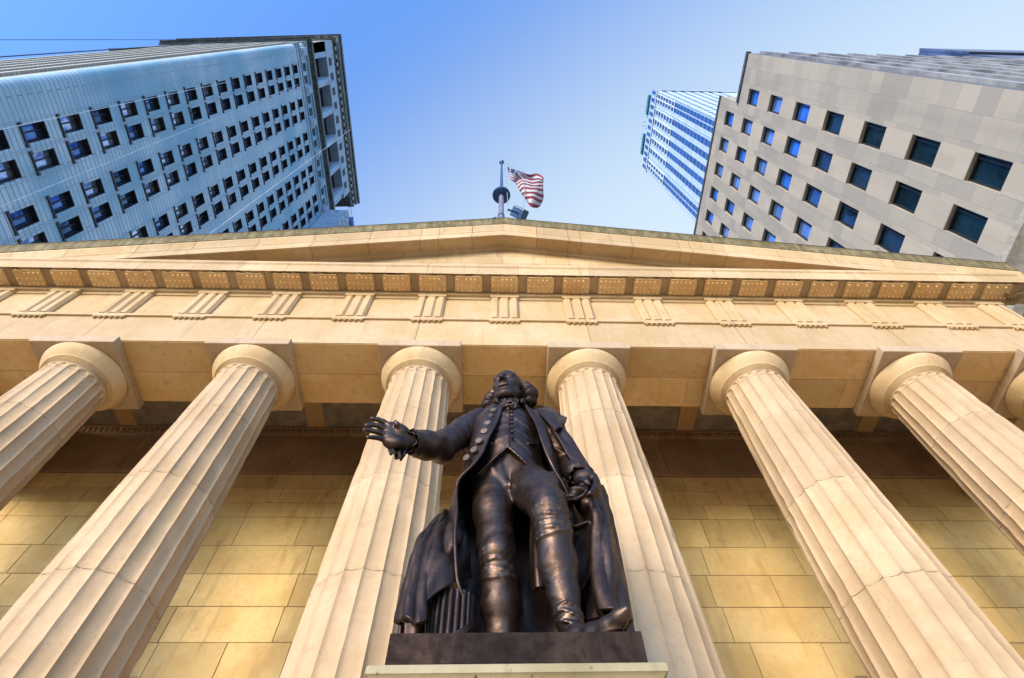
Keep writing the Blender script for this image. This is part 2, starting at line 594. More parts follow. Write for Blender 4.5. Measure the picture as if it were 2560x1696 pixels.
# tympanum blocks
rows = [(15.60, 16.15), (16.15, 16.72), (16.72, 17.30), (17.30, 17.86), (17.86, 18.5)]
m.add([(-13, 0.06, 15.5), (13, 0.06, 15.5), (0, 0.06, 18.6), (-13, 0.5, 15.5), (13, 0.5, 15.5), (0, 0.5, 18.6)], [(0, 1, 2), (3, 5, 4), (0, 2, 5, 3), (1, 4, 5, 2)], 0.1)
m.build('tympanum_core', M_joint, hall)
m = MB()
rr = random.Random(3)
for j, (z0, z1) in enumerate(rows):
    hw = (18.55 - z0) / SL
    x = -hw - rr.random()
    while x < hw:
        w = rr.uniform(1.3, 1.9)
        a, b = x + 0.004, x + w - 0.004
        a2, b2 = max(a, -hw), min(b, hw)
        if b2 - a2 > 0.1:
            zt1 = min(z1 - 0.006, 18.55 - SL * abs(a2)); zt2 = min(z1 - 0.006, 18.55 - SL * abs(b2))
            zz0 = z0 + 0.004
            if zt1 > zz0 + .01 or zt2 > zz0 + .01:
                zt1 = max(zt1, zz0 + .001); zt2 = max(zt2, zz0 + .001)
                m.add([(a2, 0.045, zz0), (b2, 0.045, zz0), (b2, 0.045, zt2), (a2, 0.045, zt1), (a2, 0.1, zz0), (b2, 0.1, zz0), (b2, 0.1, zt2), (a2, 0.1, zt1)],
                      [(0, 1, 2, 3), (0, 4, 5, 1), (1, 5, 6, 2), (2, 6, 7, 3), (3, 7, 4, 0)], rr.random())
        x += w
m.build('tympanum', M_ent, hall)
rake('raking_molding', [(0.10, -0.03), (-0.035, -0.03), (-0.05, 0.0), (-0.05, 0.05), (-0.085, 0.07), (-0.085, 0.11), (0.10, 0.11)], M_ent)
# soffit blocks of the raking cornice
m = MB()
rr = random.Random(11)
for s in (-1, 1):
    d = 0.0; first = True
    while d < XE:
        w = rr.uniform(1.25, 1.75) if not first else 1.0
        first = False
        a, b = d, min(d + w, XE)
        tn = rr.random()
        vs = []
        for xx in (a + (0.006 if a > 0 else 0), b - 0.006):
            zz = 18.45 - SL * xx
            vs += [(s * xx, y, zz + h) for y, h in ((0.08, 0.11), (-0.42, -0.05), (-0.455, -0.13), (-0.50, -0.13), (-0.50, 0.20), (-0.525, 0.24), (-0.525, 0.30), (-0.575, 0.44), (-0.60, 0.50), (-0.60, 0.585), (0.08, 0.70))]
        n = 11
        fs = [(i, (i + 1) % n, n + (i + 1) % n, n + i) for i in range(n)] + [tuple(range(n)), tuple(range(n, 2 * n))[::-1]]
        if s < 0: fs = [f[::-1] for f in fs]
        m.add(vs, fs, tn)
        d += w
m.build('raking_cornice', M_ent, hall)
rake('gutter', [(0.3, 0.72), (-0.58, 0.588), (-0.615, 0.60), (-0.62, 0.66), (-0.64, 0.74), (-0.64, 0.92), (-0.66, 0.95), (-0.66, 1.02), (-0.58, 1.06), (0.3, 1.2)], M_mossy)
rake('gutter_flashing', [(0.3, 1.205), (-0.58, 1.065), (-0.672, 1.022), (-0.672, 1.04), (-0.58, 1.085), (0.3, 1.23)], plain('dark lead flashing', (0.05, 0.045, 0.04), 0.5))
# roof
m = MB()
m.add([(-13.6, 0.3, 16.15), (0, 0.3, 19.45), (13.6, 0.3, 16.15), (-13.6, 34, 16.15), (0, 34, 19.45), (13.6, 34, 16.15), (-13.6, .3, 15.1), (13.6, .3, 15.1), (-13.6, 34, 15.1), (13.6, 34, 15.1)],
      [(0, 1, 4, 3), (1, 2, 5, 4), (6, 7, 2, 1, 0), (8, 3, 4, 5, 9), (6, 0, 3, 8), (7, 9, 5, 2), (6, 8, 9, 7)])
m.build('roof', plain('roof stone', (0.3, 0.26, 0.2)), hall)

# porch: back wall of coursed blocks
WY = 4.6
zc = [13.19, 12.66, 12.17, 11.68]
z = 11.68
big = [0.87, 0.78, 0.80, 0.79]
i = 0
while z > FL:
    z -= big[i % 4]; i += 1
    zc.append(max(z, FL))
m = MB(); m.box(-13.0, 13.0, WY + 0.012, WY + 0.4, FL, 16.2)
m.build('wall_core', M_joint, hall)
m = MB()
rr = random.Random(5)
for j in range(len(zc) - 1):
    z1, z0 = zc[j], zc[j + 1]
    h = z1 - z0
    small = h < 0.6
    x = -13.0 - rr.random() * 1.2
    while x < 13.0:
        w = rr.choice([1.25, 1.35, 1.45, 2.1]) if not small else rr.choice([1.2, 1.9, 2.3])
        if not small and j % 2 == 0: w = rr.uniform(2.0, 2.4)
        a, b = max(x + 0.006, -13.0), min(x + w - 0.006, 13.0)
        if b > a + 0.05:
            yo = rr.uniform(-0.004, 0.004)
            c = 0.007
            za, zb = z0 + 0.006, z1 - 0.006
            y0 = WY + yo
            # face with a chamfered rim, some blocks with a broken corner
            m.add([(a, y0 + c, za), (b, y0 + c, za), (b, y0 + c, zb), (a, y0 + c, zb),
                   (a + c, y0, za + c), (b - c, y0, za + c), (b - c, y0, zb - c), (a + c, y0, zb - c),
                   (a, y0 + .05, za), (b, y0 + .05, za), (b, y0 + .05, zb), (a, y0 + .05, zb)],
                  [(4, 5, 6, 7), (0, 1, 5, 4), (1, 2, 6, 5), (2, 3, 7, 6), (3, 0, 4, 7), (0, 8, 9, 1), (1, 9, 10, 2), (2, 10, 11, 3), (3, 11, 8, 0)], rr.random())
        x += w
m.build('wall', M_wal, hall)
# inner frieze above the wall
m = MB()
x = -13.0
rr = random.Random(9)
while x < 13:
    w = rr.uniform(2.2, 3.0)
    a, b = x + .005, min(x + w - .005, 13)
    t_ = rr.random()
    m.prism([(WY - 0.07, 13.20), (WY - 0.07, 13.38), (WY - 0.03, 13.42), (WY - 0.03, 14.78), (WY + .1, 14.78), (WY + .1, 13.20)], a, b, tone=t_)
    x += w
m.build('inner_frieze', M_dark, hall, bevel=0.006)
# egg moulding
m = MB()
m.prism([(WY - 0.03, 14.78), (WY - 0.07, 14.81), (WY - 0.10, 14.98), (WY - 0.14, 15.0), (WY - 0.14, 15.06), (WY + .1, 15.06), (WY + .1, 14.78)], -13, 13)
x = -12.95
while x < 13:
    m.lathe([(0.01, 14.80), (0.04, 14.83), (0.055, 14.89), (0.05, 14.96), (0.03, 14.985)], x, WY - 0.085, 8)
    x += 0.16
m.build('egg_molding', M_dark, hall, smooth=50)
# ceiling with coffers and beams
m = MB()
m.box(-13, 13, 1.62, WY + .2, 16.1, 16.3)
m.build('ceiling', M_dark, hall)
m = MB()
for x in (-11.1, -5.55, 0, 5.55, 11.1):
    m.box(x - 0.26, x + 0.26, 1.60, WY + 0.0, 15.065, 16.1)
    m.box(x - 0.34, x + 0.34, 1.60, WY + 0.0, 15.75, 15.9)
m.split('ceiling_beam', M_sof, hall, bevel=0.01, per=2)
m = MB()
for bx in range(-3, 3):
    xa, xb = bx * 3.7 + 0.25, bx * 3.7 + 3.45
    for k in range(14):
        x = xa + (xb - xa) * (k + .5) / 14
        m.box(x - 0.06, x + 0.06, WY - 0.35, WY - 0.15, 15.5, 15.66)
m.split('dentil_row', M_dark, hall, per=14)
# wall lamps' tops and door head at the bottom of the wall
m = MB()
for sx in (-1, 1):
    a, b = sorted((sx * 6.62, sx * 7.08))
    m.box(a + .04, b - .04, WY - 0.28, WY - .02, 7.2, 7.50); m.box(a, b, WY - 0.36, WY - .02, 7.50, 7.58)
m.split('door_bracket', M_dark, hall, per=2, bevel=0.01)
# anthemion under the corner of the cornice
m = MB()
m.box(13.14, 13.70, -0.54, 0.0, 14.965, 15.03)
for k in range(9):
    a = R(-8 + k * 24)
    L = 0.26
    pts = [(13.42 + math.cos(a) * L * t, -0.28 + math.sin(a) * L * t * 0.8, 14.955 - 0.03 * math.sin(t * 3)) for t in (0.1, .35, .6, .85, 1.0)]
    m.tube(pts, [0.008, 0.018, 0.028, 0.03, 0.012], 6)
m.build('palmette', M_brown, hall, smooth=60)

# ------------------------------------------------------------------ tall buildings behind
def facade(mb, axis, c, sgn, u0, u1, v0, v1, wins, depth=0.35, tone=None):
    """wall in the plane axis = c facing sgn, with recessed openings; wins: list of (ua, ub, va, vb)
    on a regular grid. u is the other horizontal axis, v is height."""
    us = sorted(set([u0, u1] + [round(w[0], 4) for w in wins] + [round(w[1], 4) for w in wins]))
    vs = sorted(set([v0, v1] + [round(w[2], 4) for w in wins] + [round(w[3], 4) for w in wins]))
    holes = set((round(w[0], 4), round(w[2], 4)) for w in wins)
    def P(u, v, d=0.0):
        q = c - sgn * d
        return (q, u, v) if axis == 'x' else (u, q, v)
    for i in range(len(us) - 1):
        for j in range(len(vs) - 1):
            if (us[i], vs[j]) in holes: continue
            mb.quad(P(us[i], vs[j]), P(us[i + 1], vs[j]), P(us[i + 1], vs[j + 1]), P(us[i], vs[j + 1]))
    for (a, b, e, f) in wins:
        mb.quad(P(a, e), P(b, e), P(b, e, depth), P(a, e, depth))
        mb.quad(P(a, f), P(b, f), P(b, f, depth), P(a, f, depth))
        mb.quad(P(a, e), P(a, f), P(a, f, depth), P(a, e, depth))
        mb.quad(P(b, e), P(b, f), P(b, f, depth), P(b, e, depth))

def window_mesh(axis, sgn, w, h, fr=0.07, mull=(0.5,), depth=0.35, fd=0.10, rail=(), sill=True):
    """frame mesh and pane mesh of one window, origin at the middle of its opening on the wall face"""
    f = MB(); g = MB()
    def B(mb, u0, u1, v0, v1, d0, d1):
        a, b = sorted((-sgn * d0, -sgn * d1))
        if axis == 'x': mb.box(a, b, u0, u1, v0, v1)
        else: mb.box(u0, u1, a, b, v0, v1)
    hw, hh = w / 2 - 0.002, h / 2 - 0.002
    d0, d1 = depth - fd, depth + 0.03
    B(f, -hw, hw, hh - fr, hh, d0, d1); B(f, -hw, hw, -hh, -hh + fr, d0, d1)
    B(f, -hw, -hw + fr, -hh + fr, hh - fr, d0, d1); B(f, hw - fr, hw, -hh + fr, hh - fr, d0, d1)
    for q in mull:
        u = -hw + 2 * hw * q
        B(f, u - fr / 2, u + fr / 2, -hh + fr, hh - fr, d0 + .003, d1)
    for q in rail:
        v = -hh + 2 * hh * q
        B(f, -hw + fr, hw - fr, v - fr / 2, v + fr / 2, d0 + .006, d1)
    if sill:
        B(f, -hw - 0.10, hw + 0.10, -hh - 0.12, -hh - 0.01, -0.10, 0.05)
        for q in (-1, 1): B(f, min(q * (hw + .02), q * (hw + .2)), max(q * (hw + .02), q * (hw + .2)), -hh - .16, -hh + .06, -0.10, 0.01)
        B(f, -hw, -hw + .03, -hh, hh, .03, d0); B(f, hw - .03, hw, -hh, hh, .03, d0)
        B(f, -hw + .03, hw - .03, hh - .03, hh, .03, d0); B(f, -hw + .03, hw - .03, -hh, -hh + .03, .03, d0)
    B(g, -hw + fr / 2, hw - fr / 2, -hh + fr / 2, hh - fr / 2, depth - fd * 0.35, depth + 0.02)
    return f, g

def make_windows(bld, wins, axis, c, sgn, fmat, gmats, limit, order, name='window', **kw):
    """wins -> individual window parts (frame > pane); beyond the limit one stuff part"""
    wins = sorted(wins, key=order)
    w, h = wins[0][1] - wins[0][0], wins[0][3] - wins[0][2]
    f, g = window_mesh(axis, sgn, w, h, **kw)
    fm = f.mesh('window'); fm.materials.append(fmat)
    gms = []
    for gm in gmats:
        me = g.mesh('pane'); me.materials.append(gm); gms.append(me)
    rs = random.Random(len(wins))
    def P(q): 
        u, v = (q[0] + q[1]) / 2, (q[2] + q[3]) / 2
        return (c, u, v) if axis == 'x' else (u, c, v)
    for q in wins[:limit]:
        o = bpy.data.objects.new(name, fm); COL.objects.link(o); o.parent = bld; o.location = P(q)
        p = bpy.data.objects.new('pane', rs.choice(gms)); COL.objects.link(p); p.parent = o
    rest = wins[limit:]
    if rest:
        F = MB(); G = MB()
        for q in rest:
            x, y, z = P(q)
            F.add([(a + x, b + y, d + z) for a, b, d in f.v], f.f); G.add([(a + x, b + y, d + z) for a, b, d in g.v], g.f)
        o = F.build('upper_windows', fmat, bld); o['kind'] = 'stuff'
        o2 = G.build('upper_panes', gmats[0], o); o2['kind'] = 'stuff'

def glass(name, col, rough=0.04, metal=0.75):
    t = NT(name)
    p = t.pos()
    nz = t.noise(t.map(p, (0.7, 0.7, 0.7)), 0.9, 3)
    t.col(t.mix(t.ramp(nz, 0.35, 0.65), col, tuple(v * 0.6 for v in col)))
    t.set('Roughness', rough); t.set('Metallic', metal)
    t.bump(t.noise(p, 0.8, 2), 0.15, 0.05)
    return t.m

def tower_stone(name, base, alt, axis, bw, rh, line=(0.10, 0.14, 0.18), mort=0.035, tint=0.5, off=0.5, bump=0.5, dirt=0.3):
    t = NT(name)
    p = t.pos()
    sep = t.n('SeparateXYZ'); t.l(p, sep.inputs[0])
    cmb = t.n('CombineXYZ')
    add = t.math('ADD', sep.outputs[0], sep.outputs[1])
    if axis == 'v':       # vertical courses: long side of the slab stands upright
        t.l(sep.outputs[2], cmb.inputs[0]); t.l(add, cmb.inputs[1])
    else:
        t.l(add, cmb.inputs[0]); t.l(sep.outputs[2], cmb.inputs[1])
    br = t.n('TexBrick')
    t.l(cmb.outputs[0], br.inputs['Vector'])
    br.offset = off
    br.inputs['Scale'].default_value = 1.0
    br.inputs['Mortar Size'].default_value = mort
    br.inputs['Brick Width'].default_value = bw
    br.inputs['Row Height'].default_value = rh
    br.inputs['Bias'].default_value = 0.0
    br.inputs['Color1'].default_value = (*base, 1)
    br.inputs['Color2'].default_value = (*[a * (1 - tint) + b * tint for a, b in zip(base, alt)], 1)
    br.inputs['Mortar'].default_value = (*line, 1)
    n1 = t.noise(p, 0.12, 5); n2 = t.noise(t.map(p, (1, 1, 0.15)), 0.9, 4)
    c = t.mix(t.math('MULTIPLY', t.ramp(n1, 0.4, 0.65), dirt), br.outputs[0], alt)
    c = t.mix(t.ramp(n2, 0.45, 0.75, 0, 0.25), c, tuple(v * 0.6 for v in alt))
    t.col(c); t.set('Roughness', 0.7)
    t.bump(br.outputs['Fac'], -bump, 0.02)
    return t.m

M_dkframe = plain('dark window frame', (0.012, 0.016, 0.026), 0.45)
M_blk = plain('opening shade black', (0.008, 0.010, 0.016), 0.6)  # black stands in for the shade inside the tower's openings
M_gsky = glass('bright sky glass', (0.50, 0.62, 0.85))
M_gblue = glass('blue glass', (0.12, 0.25, 0.55))
M_gdeep = glass('deep blue glass', (0.05, 0.12, 0.22))
M_gteal = glass('reflection teal glass', (0.03, 0.09, 0.13), 0.06)

# ---- left tower
LT = empty('office_tower', (0, 0, 0))
tag(LT, 'stone tower coloured shade-blue with a deep bracketed cornice, rising at the left of the photo', 'building')
X = -30.0
M_lt = tower_stone('shade-blue tower stone', (0.44, 0.58, 0.69), (0.17, 0.37, 0.51), 'h', 9.0, 0.44, mort=0.03, dirt=0.9, tint=0.4)  # blue of the shaded side is put into the stone colour
M_ltf = tower_stone('sunlit-tone front stone', (0.36, 0.35, 0.30), (0.28, 0.28, 0.26), 'h', 9.0, 0.44, mort=0.03)  # same tower's front; warm sunlit tone put into the colour
M_ltt = tower_stone('shade-blue trim stone', (0.36, 0.48, 0.60), (0.28, 0.40, 0.52), 'h', 2.0, 0.5, mort=0.02)  # trim carries the same shade blue in its colour
M_ltd = plain('tower dark cornice', (0.10, 0.12, 0.12), 0.6, var=0.5, scale=1.5)
pairs = [0.68, 2.42, 5.25, 7.02, 10.02, 11.8, 14.85, 16.6, 19.5, 21.2]
wins = []
for k in range(-3, 16):
    zc_ = 40.0 + 3.46 * k
    for y in pairs:
        wins.append((y - 0.56, y + 0.56, zc_ - 1.06, zc_ + 1.06))
m = MB()
facade(m, 'x', X, 1, -1.9, 24.2, 0, 98.0, wins + [(y - 0.56, y + 0.56, 95.1, 97.0) for y in pairs], depth=0.5)
# rounded corner
prev = None
for k in range(9):
    a = PI / 2 * k / 8
    q = (X - 0.6 + 0.6 * math.cos(a), -1.9 - 0.6 * math.sin(a))
    if prev: m.quad((prev[0], prev[1], 0), (q[0], q[1], 0), (q[0], q[1], 98), (prev[0], prev[1], 98))
    prev = q
m.build('wall', M_lt, LT)
make_windows(LT, wins, 'x', X, 1, M_dkframe, [M_gblue, M_gblue, M_gsky, M_gdeep, M_gsky], 100, lambda q: (q[3] if q[3] > 33 else 500 + q[3]), depth=0.5, fd=0.16, fr=0.09)
# hood and jamb mouldings of dark metal beside the windows, outlines round the window columns
m = MB()
for y in pairs:
    m.box(X, X + 0.035, y - 0.80, y - 0.755, 30, 93.6); m.box(X, X + 0.035, y + 0.755, y + 0.80, 30, 93.6)
m.split('pilaster_strip', M_ltt, LT)
m = MB()
for y in (-0.9, 3.85, 8.55, 13.3, 18.05, 22.8):
    pass
# front face, seen at a grazing angle
xs = [-33.4 - 2.9 * i for i in range(5)]
fw = []
for k in range(-2, 16):
    zc_ = 40.0 + 3.46 * k
    for x in xs:
        fw.append((x - 0.62, x + 0.62, zc_ - 1.06, zc_ + 1.06))
m = MB()
facade(m, 'y', -2.5, -1, -47.0, X - 0.6, 0, 98.0, fw, depth=0.5)
m.quad((-47.0, -2.5, 0), (-47.0, 25, 0), (-47.0, 25, 98), (-47.0, -2.5, 98))
m.quad((-47.0, 24.2, 0), (X, 24.2, 0), (X, 24.2, 98), (-47.0, 24.2, 98))
m.build('front_wall', M_ltf, LT)
m = MB()
for x in [v + 1.45 for v in xs] + [xs[-1] - 1.45]:
    m.box(x - 0.42, x + 0.42, -2.72, -2.48, 0, 94)
m.split('front_pier', M_ltf, LT)
m = MB()
for q in fw:
    m.box(q[0], q[1], -2.06, -2.02, q[2], q[3])
o = m.build('front_windows', M_dkframe, LT); o['kind'] = 'stuff'
# capital band, belt with dentils
m = MB()
m.box(-52, X + 0.12, -2.62, 24.3, 93.55, 93.85); m.box(-52, X + 0.2, -2.7, 24.4, 94.6, 94.8)
m.box(-52, X + 0.25, -2.75, 24.5, 97.6, 98.2)
yy = [-1.4] + [3.85 + 4.72 * i for i in range(4)] + [22.6]
for y in yy:
    m.box(X, X + 0.3, y - 0.55, y + 0.55, 94.9, 97.5)
    m.box(X, X + 0.42, y - 0.35, y + 0.35, 95.4, 97.0)
m.build('belt_course', M_ltt, LT, bevel=0.03)
m = MB()
m.box(-52, X + 0.55, -3.05, 24.7, 98.2, 98.6); m.box(-52, X + 0.9, -3.4, 25.0, 98.6, 98.9); m.box(-52, X + 0.75, -3.25, 24.9, 98.9, 99.6); m.box(-52, X + 0.4, -2.9, 24.6, 99.6, 100.3)
y = -3.2
while y < 24.8:
    m.box(X + 0.56, X + 0.86, y, y + 0.2, 98.3, 98.6); y += 0.4
x = -51.5
while x < X:
    m.box(x, x + 0.25, -3.36, -3.06, 98.25, 98.6); x += 0.5
m.build('dark_belt', M_ltd, LT)
# loggia stage: big dark openings between half-round spandrels
m = MB(); mb = MB(); md = MB()
md.box(-58, X - 1.6, -1.0, 23.0, 100.3, 112)
oy = [-0.1 + 4.72 * i for i in range(5)]
m.box(X - 1.5, X, -2.4, -0.1, 100.3, 113)
for i, y in enumerate(oy):
    y1 = oy[i + 1] if i < 4 else 23.2
    # pier
    m.box(X - 1.5, X - .35, y + 3.05, (y + 4.42 if i < 4 else 24.0), 100.3, 108.6)
    mb.lathe([(0.66, 100.3), (0.66, 100.9), (0.56, 101.0), (0.52, 107.5), (0.64, 107.7), (0.68, 108.4)], X - 0.15, y + 3.72, 20)
m.box(X - 1.5, X + 0.05, -2.4, 24.0, 108.6, 113)
for i in range(10):
    pass
m.build('loggia_wall', M_ltt, LT)
mb.split('loggia_column', M_ltt, LT, smooth=50)
md.build('loggia_recess', M_blk, LT)
m = MB()
for i in range(10):
    y = 0.2 + i * 2.36
    m.box(X + 0.03, X + 0.09, y, y + 1.2, 109.6, 111.4)
m.split('attic_window', M_blk, LT)
m = MB()
m.box(-60, X, -2.4, -0.9, 100.3, 113)
m.build('front_loggia_wall', M_ltf, LT)
m = MB()
x = -58
while x < X - 2:
    m.box(x, x + 1.3, -2.44, -2.3, 101.2, 107.8); x += 2.9
m.split('front_loggia_opening', M_blk, LT)
# great cornice
m = MB()
XC0, XC1, YC0, YC1 = -59, X + 0.15, -2.95, 27.3
m.box(XC0, XC1 - .6, YC0 + .35, 25.0, 112.8, 113.6)
m.box(XC0, XC1, YC0, YC1, 115.2, 115.9); m.box(XC0, XC1 + 0.15, YC0 - 0.15, YC1 + .1, 115.9, 117.4); m.box(XC0, XC1 + 0.4, YC0 - 0.35, YC1 + .35, 117.4, 118.2)
m.box(XC0, XC1 - .35, YC0 + 0.3, YC1 - .2, 113.6, 115.2)
m.build('cornice', M_ltd, LT)
m = MB()
y = YC0 + 0.3
while y < YC1 - .5:
    m.box(XC1 - 1.3, XC1 - 0.05, y, y + 0.62, 114.3, 115.19); y += 1.28
x = XC0 + 0.3
while x < XC1:
    m.box(x, x + 0.7, YC0 + 0.03, YC0 + .9, 114.2, 115.19); x += 1.5
m.split('cornice_bracket', plain('bracket stone', (0.28, 0.30, 0.28), 0.7), LT)
m = MB()
m.add([(-60, -2.5, 98.6), (-51.5, -2.5, 98.6), (-51.5, 24, 98.6), (-60, 24, 98.6)], [(0, 1, 2, 3)])
m.box(-51, X - .1, -2.3, 24, 118.2, 119)
m.split('roof', M_ltd, LT)

for o in LT.children:      # the street bends: the front of the tower turns away a little
    for v in o.data.vertices if o.type == 'MESH' and o.name.split('.')[0] != 'window' else []:
        if v.co.x < -30: v.co.y += 0.048 * (-30 - v.co.x)
for o in LT.children:
    for o2 in o.children:
        pass

# ---- scaffold shroud beside the tower
SC = empty('scaffold_shroud', (0, 0, 0))
tag(SC, 'scaffold wrapped in blue and grey netting at the far end of the tall left tower', 'scaffold')
M_net = plain('grey debris netting', (0.30, 0.40, 0.52), 0.8, var=0.3, scale=1.2)
M_netb = plain('blue debris netting', (0.02, 0.12, 0.38), 0.7, var=0.4, scale=1.0)
m = MB(); m.box(-29.9, -26.2, 22.6, 27.6, 84, 96.4)
m.build('netting', M_net, SC, bevel=0.1)
m = MB(); m.box(-29.9, -25.9, 24.4, 28.3, 96.4, 98.3)
m.build('blue_netting', M_netb, SC, bevel=0.1)
m = MB()
for k in range(7):
    y = 22.6 + k * .9
    m.tube([(-26.15, y, 84), (-26.15, y, 98.5)], 0.04, 6)
for z in (86, 88, 90, 92, 94, 96.3, 98.3):
    m.tube([(-26.12, 22.4, z), (-26.12, 28.4, z)], 0.04, 6)
m.split('scaffold_pole', plain('steel poles', (0.4, 0.45, 0.5), 0.4, 0.7), SC)

# ---- right building
RB = empty('office_block', (0, 0, 0))
tag(RB, 'grey stone office block with square recessed windows, at the right of the photo', 'building')
X = 20.0
M_rb = tower_stone('grey limestone panels', (0.43, 0.37, 0.29), (0.27, 0.245, 0.21), 'v', 1.15, 1.1175, line=(0.16, 0.145, 0.125), mort=0.006, tint=0.7, off=0.43, bump=0.15, dirt=0.3)
M_rbp = tower_stone('pale window panels', (0.46, 0.39, 0.30), (0.38, 0.33, 0.26), 'v', 3.0, 0.6, line=(0.3, 0.29, 0.28), mort=0.004, tint=0.8, off=0.4, bump=0.1, dirt=0.2)
ycol = [-1.22 + 2.235 * i for i in range(13)]
wr = []
for i, y in enumerate(ycol):
    for k in range(0, 8 if i else 7):
        zc_ = 25.05 + 4.2 * k
        wr.append((y - 0.60, y + 0.60, zc_ - 1.02, zc_ + 1.02))
m = MB()
facade(m, 'x', X, -1, -4.3, -0.55, 22.4, 53.0, [w for w in wr if w[0] < -0.55 - 1.2 + .01 or w[1] < -0.5], depth=0.34)
facade(m, 'x', X, -1, -0.55, 30.0, 22.4, 57.4, [w for w in wr if w[0] > -0.55], depth=0.34)
m.box(X + 0.5, X + 45, -4.3, 30, 0, 22.4)
m.box(X + 0.6, X + 60, -0.55, 30, 53.0, 57.4)
m.quad((X, -4.3, 53), (X + 70, -4.3, 53), (X + 70, -0.55, 53), (X, -0.55, 53))
m.quad((X, -0.55, 53), (X + .6, -0.55, 53), (X + .6, -0.55, 57.4), (X, -0.55, 57.4))
m.quad((X, -0.55, 57.4), (X + .6, -0.55, 57.4), (X + .6, 30, 57.4), (X, 30, 57.4))
m.quad((X, 30, 22), (X + 60, 30, 22), (X + 60, 30, 57.4), (X, 30, 57.4))
# parapet lip
m.build('wall', M_rb, RB)
m = MB()
m.box(X - 0.12, X + 0.2, -4.42, -0.5, 53.0, 53.35)
m.box(X - 0.10, X + 0.2, -0.6, 30.0, 57.4, 57.65)
m.build('coping', plain('dark coping', (0.07, 0.08, 0.10), 0.5), RB)
# pale panels between the windows of a column
m = MB()
for i, y in enumerate(ycol):
    for k in range(-1, 7 if i else 6):
        z0 = 25.05 + 4.2 * k + 1.03; z1 = z0 + 4.2 - 2.06
        if z0 < 22.5: z0 = 22.5
        m.box(X - 0.012, X + 0.1, y - 0.625, y + 0.625, z0 + 0.02, z1 - 0.02, tone=random.random())
m.split('window_panel', M_rbp, RB)
M_rfr = plain('black window frame', (0.010, 0.012, 0.016), 0.4)
def rb_group(wl, gm):
    make_windows(RB, wl, 'x', X, -1, M_rfr, gm, 60, lambda q: q[2], depth=0.34, fd=0.16, fr=0.085, mull=(0.18,), sill=False)
hi = [w for w in wr if w[2] > 40 or (w[2] > 34 and w[0] > 3)]
lo = [w for w in wr if w not in hi]
hi = [w for w in hi if w[0] < 14]; lo = [w for w in lo if w[0] < 8]
rb_group(hi, [glass('sky-reflection blue glass', (0.10, 0.36, 1.0)), glass('sky-reflection pale glass', (0.34, 0.55, 1.0))])  # upper panes: reflected sky blue put into the glass colour
rb_group(lo, [M_gteal, M_gdeep, glass('reflection mid blue glass', (0.07, 0.20, 0.42))])  # lower panes: darker reflected buildings put into the glass colour
# ledge and lower storey
m = MB()
m.prism([(X + 0.6, 20.6), (X - 0.05, 20.6), (X - 0.25, 20.9), (X - 0.25, 21.2), (X - 0.5, 21.5), (X - 0.7, 21.7), (X - 0.7, 22.0), (X - 0.35, 22.3), (X + .6, 22.4)], -5.0, 30, 'y')
m.build('ledge', plain('ledge stone', (0.36, 0.32, 0.26), 0.7), RB)
# front face at a grazing angle: alternating projecting piers and dark windows
fw = []
for i in range(16):
    x = X + 2.2 + 2.4 * i
    for k in range(0, 7):
        zc_ = 25.05 + 4.2 * k
        fw.append((x - 0.6, x + 0.6, zc_ - 1.02, zc_ + 1.02))
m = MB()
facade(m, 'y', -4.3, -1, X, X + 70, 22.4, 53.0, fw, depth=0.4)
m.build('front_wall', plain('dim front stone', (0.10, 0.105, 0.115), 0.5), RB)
m = MB(); m2 = MB()
for q in fw:
    m2.box(q[0], q[1], -3.95, -3.9, q[2], q[3])
for i in range(17):
    x = X + 1.0 + 2.4 * i
    m.box(x - 0.28, x + 0.28, -4.5, -4.28, 22.4, 52.6)
m.split('front_pier', plain('pale pier stone', (0.22, 0.22, 0.22), 0.3, var=0.5, scale=0.6), RB)
o = m2.build('front_windows', M_rfr, RB); o['kind'] = 'stuff'

# ---- building farther along the right street
DB = empty('metal_clad_building', (0, 0, 0))
tag(DB, 'dark metal edge of a building just above the roof line at the far right', 'building')
m = MB()
m.box(48, 90, -4.2, 14, 0, 74)
m.box(47.9, 90, -4.45, -4.2, 66, 74)
m.build('wall', plain('dark ribbed metal', (0.16, 0.17, 0.23), 0.35, 0.7, var=0.4, scale=0.4), DB)

# ---- far tower
FT = empty('skyscraper', (0, 0, 0))
tag(FT, 'tall bright blue and white skyscraper behind the grey block at the right', 'building')
X = 60.0
M_ft = tower_stone('white tower stone', (0.44, 0.54, 0.64), (0.30, 0.43, 0.56), 'h', 30, 1.0, line=(0.18, 0.27, 0.40), mort=0.03, dirt=0.4)
M_fg = plain('strip window glass', (0.008, 0.07, 0.32), 0.15, 0.3, var=0.35, scale=0.3)
M_fs = plain('spandrel', (0.05, 0.13, 0.28), 0.5)
M_cu = plain('green copper', (0.02, 0.20, 0.26), 0.6)
Y0, Y1 = 16.6, 47.2
m = MB()
m.box(X, X + 30, Y0, Y1, 0, 240)
m.box(X + 1.0, X + 29, Y0 + 1.2, Y1 - 1.5, 240, 248)
m.box(X + 0.2, X + 25, Y0 + 3.5, Y1 - 4.5, 240, 251)
m.build('wall', M_ft, FT)
bands = [(18.2, 1.4), (20.0, 1.4), (23.9, 1.8), (27.4, 1.8), (31.0, 1.8), (34.6, 1.8), (38.4, 1.8), (43.2, 1.4), (45.0, 1.4)]
m = MB(); mw = MB(); ms = MB(); mf = MB()
